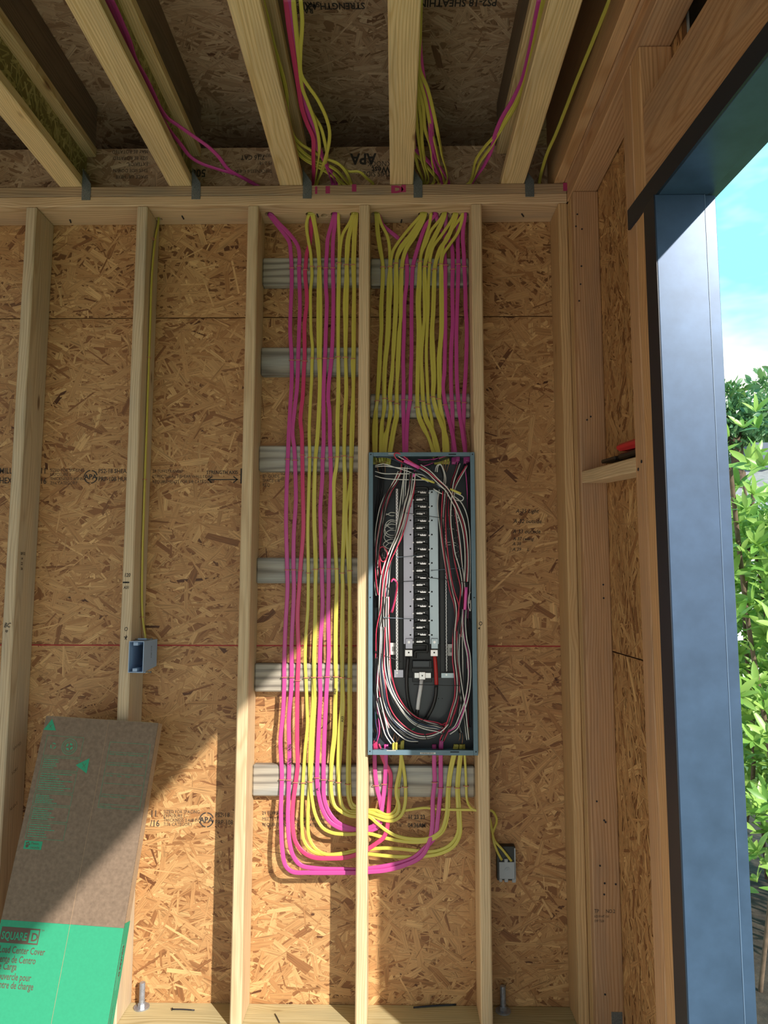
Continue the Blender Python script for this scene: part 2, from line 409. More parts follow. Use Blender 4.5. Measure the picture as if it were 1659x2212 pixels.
# lower top plate with real bored holes
lp = board('top_plate', (X0, -D, 2.845), (2.38, -.0018, 2.8828), 'plate', wall, .003)
holes = [(582, 463, .017), (670, 463, .017), (701, 466, .014), (724, 463, .017), (766, 463, .018), (811, 463, .018), (914, 463, .019), (938, 463, .017), (961, 463, .018), (983, 463, .0145), (1004, 463, .0145), (343, 473, .014)]
hb = bmesh.new()
for (x, y, r) in holes:
    p = UZ(x, y, 2.845); cyl_bm(hb, (p[0], p[1], 2.86), r, .09, 'Z', 20)
hm = bpy.data.meshes.new('h'); hb.to_mesh(hm); hb.free(); ho = bpy.data.objects.new('h', hm); COL.objects.link(ho)
md = lp.modifiers.new('b', 'BOOLEAN'); md.operation = 'DIFFERENCE'; md.object = ho; md.solver = 'EXACT'; md.use_self = True
bpy.context.view_layer.update()
nm = bpy.data.meshes.new_from_object(lp.evaluated_get(bpy.context.evaluated_depsgraph_get()))
lp.modifiers.clear(); lp.data = nm; bpy.data.objects.remove(ho)

# cleats nailed flat between the studs; staples are driven into them
CLEATS = {}
def cleat(key, x0, x1, z0, z1, kind='treated'):
    CLEATS[key] = board('cleat', (x0, -.038, z0), (x1, -.0018, z1), kind, wall, .005)
for i, (a, b_) in enumerate(((2.585, 2.694), (2.24, 2.346), (1.88, 1.975), (1.4735, 1.5654), (1.0924, 1.191), (.737, .843))):
    cleat('L%d' % (i+1), 3*S+.0385, 4*S-.0005, a, b_)
for i, (r0, r1) in enumerate(((557, 616), (850, 901), (1655, 1722))):
    cleat('R%d' % (i+1), 4*S+.0385, 5*S-.0005, UY(810, r1, -.038)[2], UY(810, r0, -.038)[2])

# ---- right wall
wr = tag(box('wall_right', (2.4825, -.96, 0), (2.487, .017, 2.92), bpy.data.materials['house_wrap']), kind='structure')
osb('sheathing_panel', (2.470, -.001, 0), (0, -1, 0), (0, 0, 1), .955, 1.2485, OSB, wr, 3300, 11, ang=(1.57, .4))
osb('sheathing_panel', (2.470, -.001, 1.2525), (0, -1, 0), (0, 0, 1), .955, 1.667, OSB, wr, 3300, 12, ang=(1.57, .5))
board('post_stud', (2.3815, -.2160, .0437), (2.4690, -.1783, 2.8455), 'red', wr, .003)
board('post_stud', (2.3815, -.1777, .0437), (2.4690, -.1402, 2.8455), 'stud', wr, .003)
board('post_stud', (2.3815, -.1396, .0437), (2.4690, -.0020, 2.8455), 'stud', wr, .003)
board('king_stud', (2.3815, -.8290, .0437), (2.4690, -.7600, 2.8455), 'red', wr, .003)
board('trimmer_stud', (2.3835, -.8945, .0437), (2.4690, -.8300, 2.8455), 'orange', wr, .003)
board('bottom_plate', (2.3815, -.8945, 0), (2.4690, -.0020, .0430), 'sill', wr, .003)
board('top_plate', (2.3785, -5.6, 2.8460), (2.4670, -.1405, 2.8838), 'red', wr, .003)
board('top_plate', (2.3805, -5.6, 2.8842), (2.4690, -.0020, 2.9220), 'red', wr, .003)
bl = board('blocking', (2.383, -.7595, 1.775), (2.469, -.2165, 1.815), 'whitewd', wr, .003)
bl.rotation_euler = (.0933, 0, 0); bl.location.z += .008
# header beam over the opening, a touch out of square with the back wall
PV = Vector((2.3815, -.805, 0)); PHI = .0667
def yawed(name, lo, hi, mat, parent, bev=.0):
    """box given in the opening's own axes (x out of the room, y along the wall) turned about PV"""
    bm = box_bm(lo, hi, bev, (0, 0, 0)); R2 = Matrix.Rotation(PHI, 4, 'Z'); bmesh.ops.transform(bm, matrix=R2, verts=bm.verts)
    c = sum((v.co for v in bm.verts), Vector())/len(bm.verts); bmesh.ops.translate(bm, vec=-c, verts=bm.verts)
    return bm_obj(name, bm, PV+c, mat, parent)
yawed('header_beam', (.000, -4.3, 2.4535), (.086, -.0905, 2.683), LUM('red', 1), wr, .003)
yawed('header_beam', (.0862, -4.3, 2.4535), (.150, -.0905, 2.683), LUM('dark', 1), wr, .003)

CRIP = simple('sheathing_plain', (.20, .11, .05), .7, noise=(40, .3))
osbc = yawed('cripple_sheathing', (.1505, -4.3, 2.4535), (.162, .15, 3.30), CRIP, wr)
# ---- dark metal door frame in the opening
dr = tag(empty('door_1', (2.44, -.93, 0)), kind='structure')
box('jamb', (2.3820, -.9650, .0), (2.5015, -.8952, 2.4005), FRAME, dr, .0012)
box('jamb_fin', (2.5018, -.9610, .0), (2.5290, -.8952, 2.4005), FRAME, dr, .0012)
box('jamb_highlight', (2.5003, -.9660, .0), (2.5017, -.9640, 2.4000), simple('frame_highlight', (.14, .21, .33), .35), dr)  # lighter strip paints in the highlight along the jamb's ridge
yawed('head_flange', (-.0070, -4.3, 2.4010), (-.0005, .0150, 2.4560), FLANGE, dr, .0006)
box('jamb_flange', (2.3790, -.9655, .0), (2.3818, -.8952, 2.4005), FLANGE, dr, .0005)
yawed('head', (.0000, -4.3, 2.4010), (.1190, -.0905, 2.4530), FRAME, dr, .0010)
yawed('head_fin', (.1192, -4.3, 2.4040), (.1480, -.0905, 2.4530), FRAME, dr, .0010)
for (x, y, z) in ((2.3812, -.93, .83), (2.3812, -.93, 1.30)):
    bm = bmesh.new(); cyl_bm(bm, (0, 0, 0), .004, .002, 'X', 12); bm_obj('screw', bm, (x, y, z), TIN, dr)

# ---- ceiling: roof deck on I-joists
ceil = tag(box('ceiling', (X0, -5.6, 3.3235), (2.75, .44, 3.34), bpy.data.materials['house_wrap']), kind='structure')
osb('deck_panel', (X0, .40, 3.311), (1, 0, 0), (0, -1, 0), 2.4-X0, 1.62, OSBD, ceil, 2600, 21)
osb('deck_panel', (X0, -1.224, 3.311), (1, 0, 0), (0, -1, 0), 2.4-X0, 1.22, OSBD, ceil, 500, 22)
box('deck_panel', (X0, -5.6, 3.311), (2.4, -2.448, 3.322), simple('osb_plain', (.38, .24, .13), .6, noise=(40, .3)), ceil)
JX = [-.2877, .1163, .5225, .9266, 1.334, 1.7374, 2.1423]
for i, x in enumerate(JX):
    fl = board('i_joist', (x, -4.6, 2.9216), (x+.085, -.032, 2.9590), 'joist', ceil, .003)
    if x > .4:
        osb('web', (x+.048, -1.532, 2.9594), (0, 1, 0), (0, 0, 1), 1.5, .1426, OSBG, fl, 3000, 30+i, th=.010, ang=(1.2, .7), L=(.03, .09), Wd=(.004, .016))
        osb('web', (x+.037, -.032, 2.9594), (0, -1, 0), (0, 0, 1), 1.5, .1426, OSBG, fl, 2000, 50+i, th=.0008, ang=(1.2, .7), L=(.03, .09), Wd=(.004, .016))
    box('web', (x+.0375, -4.6, 2.9594), (x+.0475, -1.534, 3.1020), bpy.data.materials['osb_plain'], fl)
    board('top_flange', (x, -4.6, 3.1024), (x+.085, -.032, 3.1400), 'joist', fl, .003)
    board('sleeper', (x+.004, -4.6, 3.1404), (x+.081, -.032, 3.3095), 'dark', fl, .003)
rim = osb('rim_board', (X0, -.028, 2.9215), (1, 0, 0), (0, 0, 1), 2.335-X0, .2180, OSBD, ceil, 2600, 40, th=.024)
board('fascia_board', (X0, .40, 3.1405), (2.75, .44, 3.3230), 'dark', ceil, .002)
board('soffit_board', (X0, .0505, 3.1200), (2.75, .44, 3.1400), 'dark', ceil, .002)
board('fascia_board', (X0, .018, 2.9215), (2.75, .05, 3.1395), 'dark', ceil, .002)
board('edge_joist', (2.335, -5.6, 2.9225), (2.3720, -.0290, 3.3095), 'orange', ceil, .003)
board('edge_joist', (2.3726, -5.6, 2.9225), (2.4295, -.0290, 3.3095), 'red', ceil, .003)
board('edge_rim', (2.430, -5.6, 2.9225), (2.4670, .0175, 3.3095), 'dark', ceil, .003)
# joist hangers: a bent tab on the plate and a leg up the joist
for i, x in enumerate(JX[2:]):
    bm = box_bm((x+.086, -.1428, 2.868), (x+.118, -.1412, 2.9300), 0, (0, 0, 0))
    box_bm((x+.0855, -.1428, 2.9230), (x+.0868, -.0850, 2.9900), 0, (0, 0, 0), bm)
    v = [bm.verts.new(p) for p in ((x+.0868, -.1428, 2.930), (x+.118, -.1428, 2.930), (x+.0868, -.1428, 2.978), (x+.0868, -.1412, 2.930), (x+.118, -.1412, 2.930), (x+.0868, -.1412, 2.978))]
    for q in ((0, 1, 2), (5, 4, 3), (1, 4, 5, 2), (0, 2, 5, 3)): bm.faces.new([v[j] for j in q])
    for (dx, dz) in ((.094, 2.885), (.110, 2.905), (.096, 2.915)):
        cyl_bm(bm, (x+dx, -.1432, dz), .003, .002, 'Y', 8)
    c = Vector((x+.1, -.12, 2.93)); bmesh.ops.translate(bm, vec=-c, verts=bm.verts)
    bm_obj('joist_hanger', bm, c, GALV, ceil)
# unseen left wall and end of the room, set to hold back sky light
wl = tag(box('wall_left', (-2.3, -5.6, 0), (-2.25, .02, 3.3), bpy.data.materials['osb_plain']), kind='structure')
tag(box('unseen_wall_front', (-2.25, -3.80, 0), (-1.9, -3.75, 3.3), bpy.data.materials['osb_plain']), kind='structure')  # unseen pier of the rear wall, added to cut sky light
tag(box('unseen_lintel_1', (-1.9, -3.80, 1.98), (2.38, -3.75, 3.3), bpy.data.materials['osb_plain']), kind='structure')  # unseen lintel, set low and close to darken the upper back wall
tag(box('unseen_wall_right', (2.381, -3.82, 0), (2.80, -3.7, 3.3), bpy.data.materials['osb_plain']), kind='structure')  # unseen wall ending the side opening, added to narrow the incoming light
tag(box('wall_back_left', (-2.25, .0, 0), (X0-.001, .017, 3.3), bpy.data.materials['osb_plain']), kind='structure')
# ================================================================== CABLES
YC = -.0435          # cable centre on the cleats
PP = profile(.0074, .0032, 18, (-.33, .33)); PY = profile(.0059, .0031, 16, (0.,)); PYT = profile(.0042, .0024, 12, (0.,))
MATS = {'P': (PINK, PP), 'R': (ROSE, PP), 'Y': (YEL, PY), 'T': (YEL, PYT)}
def wallpts(pts, Y=YC, h0=-.07):
    """pixel path on the wall -> points: through the plate hole at the top, on the cleats below"""
    out = []
    for p in pts:
        y = p[2] if len(p) > 2 else None
        if y is None:
            r = p[1]
            y = Y if r > 570 else (h0+(Y-h0)*max(0., (r-462)/108.)**.8 if r >= 462 else h0)
        out.append(UY(p[0], p[1], y))
    return out
def ceilpts(pts, z0=3.02, z1=2.968):
    n = len(pts); return [UZ(p[0], p[1], p[2] if len(p) > 2 else z0+(z1-z0)*(i/(n-1))) for i, p in enumerate(pts)]
def stick(cpts, wpts):
    """join a ceiling run and a wall run through the plates"""
    w0 = wpts[0]; c1 = cpts[-1]
    mid = [np.array([w0[0]*.75+c1[0]*.25, -.072, 2.935]), np.array([w0[0], -.07, 2.89])]
    return list(cpts)+mid+[np.array([w0[0], w0[1], 2.846])]+list(wpts)
NC = {}
def cable(kind, P, label, group=None, name=None, nrm=None):
    m, pr_ = MATS[kind]
    if nrm is None:
        P = np.array(P); nrm = [(0, 0, -1) if p[2] > 2.93 and p[1] < -.1 else (0, -1, 0) for p in P]
    o = tube(name or 'electrical_cable', P, pr_, m, None, nrm, .010)
    tag(o, label, 'cable', group); return o
# ---- ceiling runs (pixels)
CE = {
 'A': [(239, -4), (259, 39), (279, 87), (292, 128), (313, 165), (328, 195), (344, 230), (361, 254), (385, 271), (422, 297), (450, 317), (472, 338), (493, 365), (524, 384), (556, 402)],
 'B': [(225, -8), (262, 62), (289, 130), (307, 165), (328, 206), (350, 256), (368, 284), (389, 310), (411, 338), (433, 352), (470, 365), (513, 378), (545, 395), (560, 404)],
 'P1': [(617, -4), (624, 57), (636, 133), (645, 190), (653, 237), (665, 271), (676, 296), (677, 332), (676, 398)],
 'P2': [(623, -4), (636, 95), (651, 190), (666, 247), (678, 275), (683, 313), (693, 332), (712, 375), (719, 398)],
 'P3': [(627, -4), (640, 95), (655, 195), (669, 250), (682, 285), (690, 320), (700, 345), (722, 380), (728, 399)],
 'Y1': [(649, -4), (653, 47), (649, 114), (651, 161), (666, 186), (685, 213), (704, 252), (712, 285), (710, 313), (700, 351), (684, 398)],
 'Y2': [(632, -4), (638, 57), (646, 133), (653, 190), (666, 224), (681, 266), (689, 304), (689, 332), (678, 398)],
 'Y3': [(634, -4), (642, 80), (655, 195), (674, 243), (693, 275), (701, 304), (706, 338), (692, 378), (682, 399)],
 'Y4': [(567, 0), (579, 44), (590, 91), (604, 139), (613, 171), (619, 201), (621, 240), (630, 285), (645, 307), (674, 326), (700, 342), (727, 351), (742, 364), (752, 380), (759, 398)],
 'Y5': [(560, 0), (583, 90), (602, 160), (616, 235), (632, 297), (649, 323), (674, 342), (700, 353), (727, 368), (744, 387), (755, 400)],
 'Y6': [(556, 0), (578, 90), (598, 160), (614, 245), (630, 305), (655, 338), (678, 351), (704, 361), (723, 378), (742, 398)],
 'Y7': [(552, 0), (574, 90), (594, 160), (612, 250), (632, 318), (659, 345), (685, 359), (712, 376), (733, 395)],
 'Y8': [(562, 0), (588, 100), (607, 165), (622, 245), (634, 292), (655, 314), (684, 331), (712, 345), (735, 357), (752, 370), (776, 371), (792, 385), (806, 399)],
 'R1': [(909, -4), (907, 80), (906, 147), (923, 190), (935, 236), (946, 289), (954, 331), (963, 396)],
 'R2': [(905, -4), (904, 100), (908, 173), (918, 211), (929, 268), (940, 310), (950, 358), (956, 396)],
 'R3': [(902, 0), (902, 110), (906, 194), (914, 230), (918, 278), (929, 314), (934, 348), (936, 396)],
 'R4': [(899, 0), (900, 120), (904, 213), (910, 268), (912, 310), (918, 352), (922, 396)],
 'R5': [(896, 0), (896, 150), (899, 250), (904, 300), (910, 340), (915, 396)],
 'R6': [(893, 0), (893, 170), (893, 290), (896, 331), (902, 358), (910, 397)],
 'RP1': [(896, 0), (894, 160), (893, 270), (898, 322), (918, 341), (937, 363), (954, 396)],
 'RY1': [(890, 0), (890, 170), (891, 300), (898, 330), (918, 354), (933, 373), (948, 396)],
 'RP2': [(906, 0), (908, 120), (923, 213), (931, 255), (934, 289), (942, 341), (968, 398)],
 'RP3': [(903, 0), (906, 130), (919, 213), (928, 260), (931, 300), (938, 350), (960, 398)],
 'S1': [(1180, -4), (1150, 120), (1134, 177), (1113, 230), (1081, 282), (1060, 318), (1037, 350), (1016, 395)],
 'S2': [(1172, -4), (1146, 122), (1131, 180), (1102, 238), (1072, 289), (1045, 320), (1028, 346), (1014, 395)],
 'SP': [(1166, -4), (1142, 120), (1128, 173), (1108, 215), (1085, 253), (1070, 289), (1062, 322), (1045, 358), (1018, 396)],
 'T': [(1318, -4), (1280, 90), (1245, 175), (1220, 240), (1199, 293), (1182, 331), (1165, 394)],
}
# ---- left bay, top to bottom
WL = {
 'A': [(581, 463), (593, 479), (612, 503), (625, 523), (628, 546), (630, 580), (630, 619), (628, 668), (627, 717), (630, 770), (630, 823), (627, 878), (624, 932), (622, 986), (619, 1062), (618, 1127), (620, 1214), (621, 1272), (617, 1348), (614, 1435), (614, 1479), (611, 1544), (606, 1598), (609, 1674), (608, 1707, -.046), (607, 1762, -.06), (610, 1836, -.08), (617, 1870, -.086), (632, 1883, -.088), (667, 1885, -.086), (752, 1885, -.078), (777, 1885, -.076), (799, 1883, -.076), (832, 1880, -.076), (873, 1869, -.076), (910, 1850, -.074), (928, 1817, -.07), (934, 1780, -.06), (935, 1725, -.05), (939, 1689, YC), (938, 1655, -.05), (938, 1608, -.068)],
 'B': [(585, 463), (602, 482), (625, 505), (643, 531), (647, 554), (646, 575), (647, 619), (648, 651), (646, 717), (644, 776), (642, 834), (636, 888), (632, 932), (636, 971), (638, 1019), (639, 1084), (635, 1149), (634, 1214), (635, 1262), (634, 1305), (630, 1392), (630, 1457), (629, 1490), (624, 1555), (625, 1631), (624, 1685), (623, 1725, -.048), (622, 1766, -.06), (625, 1817, -.075), (634, 1850, -.080), (650, 1869, -.080), (685, 1876, -.078), (748, 1878, -.072), (777, 1879, -.070), (799, 1876, -.070), (851, 1867, -.070), (891, 1854, -.070), (917, 1832, -.068), (939, 1808, -.066), (946, 1766, -.056), (950, 1725, -.05), (952, 1703, YC), (952, 1655, -.05), (952, 1608, -.068)],
 'C': [(671, 464, -.058), (672, 497, -.046), (669, 526, -.040), (663, 546, -.039), (660, 578), (659, 586), (662, 627), (663, 651), (658, 700), (658, 741), (658, 778), (657, 791), (654, 856), (649, 906), (652, 936), (653, 986), (654, 1051), (655, 1095), (655, 1149), (649, 1225), (647, 1262), (643, 1327), (645, 1414), (643, 1468), (642, 1522), (642, 1609), (643, 1652), (638, 1696), (633, 1736, -.05), (632, 1780, -.062), (638, 1817, -.072), (656, 1841, -.076), (678, 1852, -.076), (711, 1854, -.072), (748, 1852, -.066), (777, 1843, -.064), (798, 1832, -.064), (814, 1821, -.066), (827, 1811, -.066), (835, 1795, -.062), (840, 1744, -.054), (843, 1703, YC), (843, 1670, -.046), (832, 1648, -.052), (816, 1608, -.068)],
 'D': [(668, 462), (662, 484), (666, 518), (671, 546), (673, 575), (674, 595), (671, 627), (671, 668), (672, 717), (675, 749), (674, 782), (673, 823), (670, 878), (668, 932), (669, 986), (667, 1062), (665, 1149), (666, 1225), (666, 1251), (665, 1316), (661, 1370), (659, 1424), (661, 1468), (663, 1522), (664, 1565), (659, 1620), (655, 1685), (653, 1725, -.046), (652, 1780, -.055), (656, 1814, -.062), (667, 1832, -.066), (682, 1842, -.066), (711, 1846, -.064), (741, 1843, -.06), (770, 1836, -.058), (798, 1834, -.058), (832, 1832, -.060), (869, 1834, -.062), (906, 1838, -.064), (943, 1838, -.064), (972, 1825, -.064), (989, 1799, -.060), (989, 1751, -.052), (987, 1702, YC), (989, 1670, -.048), (996, 1608, -.068)],
 'E': [(673, 462), (680, 494), (684, 521), (688, 554), (689, 575), (688, 603), (687, 651), (687, 717), (688, 765), (690, 823), (688, 888), (684, 954), (681, 988), (678, 1062), (678, 1127), (680, 1181), (681, 1225), (681, 1262), (680, 1338), (678, 1414), (677, 1463), (676, 1511), (671, 1587), (669, 1652), (669, 1690), (667, 1725, -.046), (665, 1780, -.055), (668, 1810, -.06), (680, 1831, -.064), (697, 1843, -.066), (718, 1847, -.066), (741, 1845, -.062), (770, 1843, -.06), (798, 1845, -.06), (851, 1850, -.062), (906, 1850, -.066), (950, 1844, -.068), (980, 1828, -.068), (994, 1802, -.064), (994, 1766, -.054), (990, 1702, YC+.001), (993, 1660, -.05), (999, 1608, -.066)],
 'E2': [(677, 462), (683, 496), (688, 523), (690, 556), (691, 575, -.049), (692, 603, -.047), (693, 651), (693, 717), (692, 765, -.049), (692, 823), (690, 888), (686, 954), (682, 990, -.049), (680, 1062), (680, 1127), (682, 1181), (683, 1225, -.049), (682, 1262), (682, 1338), (680, 1414), (679, 1463, -.049), (680, 1511), (676, 1587), (673, 1652), (671, 1690, -.049), (674, 1725, -.052), (682, 1762, -.06), (697, 1788, -.066), (718, 1799, -.068), (748, 1802, -.066), (777, 1801, -.064), (798, 1801, -.064), (832, 1810, -.064), (869, 1817, -.066), (906, 1819, -.068), (935, 1812, -.068), (957, 1795, -.064), (967, 1762, -.056), (970, 1707, YC), (974, 1670, -.048), (988, 1608, -.068)],
 'F': [(722, 463), (716, 486), (708, 516), (706, 546), (704, 580), (704, 619), (706, 651), (704, 717), (702, 774), (699, 845), (699, 888), (699, 954), (697, 993), (696, 1040), (692, 1095), (693, 1149), (695, 1225), (696, 1262), (697, 1305), (692, 1392), (691, 1463), (692, 1500), (690, 1544), (687, 1609), (685, 1680), (687, 1707, -.046), (695, 1744, -.054), (711, 1773, -.06), (733, 1788, -.062), (755, 1792, -.06), (777, 1791, -.058), (798, 1788, -.058), (811, 1781, -.060), (822, 1762, -.058), (826, 1738, -.052), (831, 1696, YC), (833, 1655, -.05), (834, 1608, -.068)],
 'G': [(725, 463), (723, 489), (720, 513), (719, 546), (719, 580), (720, 619), (720, 651), (719, 717), (716, 774), (710, 834), (709, 862), (712, 888), (713, 954), (714, 988), (715, 1040), (713, 1095), (711, 1149), (710, 1227), (710, 1262), (709, 1327), (710, 1414), (707, 1463), (704, 1522), (701, 1587), (699, 1652), (699, 1685), (700, 1722, -.046), (711, 1755, -.054), (730, 1777, -.06), (752, 1787, -.06), (777, 1793, -.058), (798, 1793, -.058), (813, 1789, -.054), (824, 1770, -.052), (822, 1735, -.05), (814, 1700, YC), (810, 1663, -.047), (809, 1608, -.068)],
 'H': [(731, 464), (732, 497), (733, 521), (732, 568), (731, 603), (730, 651), (730, 717), (730, 770), (730, 845), (728, 910), (728, 986), (725, 1014), (720, 1040), (721, 1073), (721, 1127), (726, 1225), (727, 1262), (725, 1316), (724, 1370), (724, 1435), (725, 1479), (723, 1522), (721, 1587), (716, 1631), (714, 1685), (714, 1718, -.046), (720, 1738, -.052), (733, 1750, -.058), (752, 1757, -.06), (777, 1758, -.06), (798, 1758, -.06), (821, 1769, -.062), (847, 1773, -.064), (866, 1762, -.062), (875, 1736, -.054), (876, 1700, YC), (873, 1667, -.046), (862, 1608, -.068)],
 'H2': [(762, 463), (755, 481), (741, 505), (736, 529), (733, 568, -.049), (733, 603), (732, 651), (731, 717), (731, 770, -.049), (732, 845), (730, 910), (729, 986, -.049), (726, 1016), (722, 1042), (722, 1073), (723, 1127), (727, 1225, -.049), (728, 1262), (727, 1316), (726, 1370), (726, 1435), (726, 1479, -.049), (725, 1522), (724, 1587), (718, 1640), (715, 1685, -.049), (717, 1718, -.052), (724, 1742, -.058), (738, 1754, -.062), (755, 1762, -.064), (777, 1764, -.064), (798, 1764, -.064), (812, 1776, -.066), (836, 1795, -.066), (858, 1806, -.067), (888, 1812, -.068), (925, 1811, -.068), (952, 1795, -.066), (963, 1766, -.058), (967, 1707, -.045), (971, 1668, -.048), (984, 1608, -.068)],
 'I': [(764, 462), (757, 489), (750, 518), (748, 546), (748, 572), (747, 603), (744, 651), (745, 700), (746, 770), (747, 845), (744, 910), (743, 985), (744, 1040), (743, 1105), (741, 1171), (739, 1238), (740, 1262), (739, 1316), (738, 1392), (739, 1463), (738, 1522), (733, 1576), (730, 1652), (731, 1690), (733, 1722, -.046), (739, 1742, -.052), (752, 1752, -.056), (777, 1753, -.056), (798, 1750, -.056), (814, 1751, -.058), (832, 1760, -.060), (845, 1759, -.060), (856, 1747, -.054), (860, 1722, -.048), (860, 1702, YC), (864, 1670, -.046), (868, 1608, -.068)],
 'I2': [(767, 462), (760, 489), (754, 518), (752, 546), (750, 572, -.049), (751, 603), (750, 651), (749, 700), (747, 770, -.049), (749, 845), (746, 910), (744, 985, -.049), (746, 1040), (745, 1105), (743, 1171), (740, 1238, -.049), (741, 1262), (741, 1316), (741, 1392), (740, 1463, -.049), (742, 1522), (739, 1576), (734, 1652), (732, 1690, -.049), (735, 1722, -.05), (742, 1745, -.056), (755, 1757, -.06), (777, 1760, -.06)],
 'J': [(769, 463), (764, 505), (763, 538), (762, 572), (764, 619), (763, 684), (762, 774), (761, 780), (763, 834), (759, 921), (758, 988), (758, 1062), (756, 1149), (756, 1234), (756, 1251), (755, 1327), (755, 1414), (754, 1466), (754, 1565), (752, 1609), (751, 1694), (753, 1725, -.046), (761, 1745, -.05), (777, 1750, -.052)],
 'J2': [(771, 464), (768, 505), (766, 560), (766, 640), (765, 780), (764, 834), (763, 921), (760, 990, -.040), (757, 1040, -.040), (748, 1105), (750, 1171), (753, 1234, -.040), (757, 1327, -.040), (757, 1466, -.039), (757, 1565), (755, 1694, -.040), (760, 1735, -.046), (777, 1746, -.05)],
}
LB = 'bay left of the electrical panel'
def lab_left(c, i): return '%s cable running down the %s, %s' % (c, LB, i)
LNAMES = {
 'A': ('P', 'A', 'pink cable nearest the left stud in the bay left of the panel, lowest bottom loop'),
 'B': ('P', 'B', 'second pink cable from the left stud in the bay left of the panel'),
 'C': ('R', 'P1', 'rose red cable with a sharp kink, third from the left stud beside the panel bay'),
 'D': ('Y', 'Y2', 'single yellow cable just right of the rose red cable, left of the panel'),
 'E': ('Y', 'Y1', 'rear yellow cable of the doubled strand between the two pairs of pink cables'),
 'E2': ('Y', 'Y3', 'front yellow cable of the doubled strand between the two pairs of pink cables'),
 'F': ('P', 'P2', 'left one of the two pink cables in the middle of the left bay'),
 'G': ('P', 'P3', 'right one of the two pink cables in the middle of the left bay'),
 'H': ('Y', 'Y7', 'yellow cable touching the right pink one, dropping straight from the plate hole'),
 'H2': ('Y', 'Y6', 'yellow cable swinging left from the last hole of the left bay onto its neighbour'),
 'I': ('Y', 'Y5', 'left yellow cable of the second pair from the panel side stud'),
 'I2': ('Y', 'Y4', 'right yellow cable of the second pair from the panel side stud'),
 'J': ('Y', 'Y8', 'yellow cable last but one before the stud left of the panel'),
 'J2': ('Y', None, 'loosest yellow cable, tucked against the stud left of the panel'),
}
for k, (kd, ce, lab) in LNAMES.items():
    w = wallpts(WL[k]); P = stick(ceilpts(CE[ce]), w) if ce else [np.array([w[0][0], -.07, 2.90])]+w
    cable(kd, P, lab, 'cables stapled in the bay left of the panel')
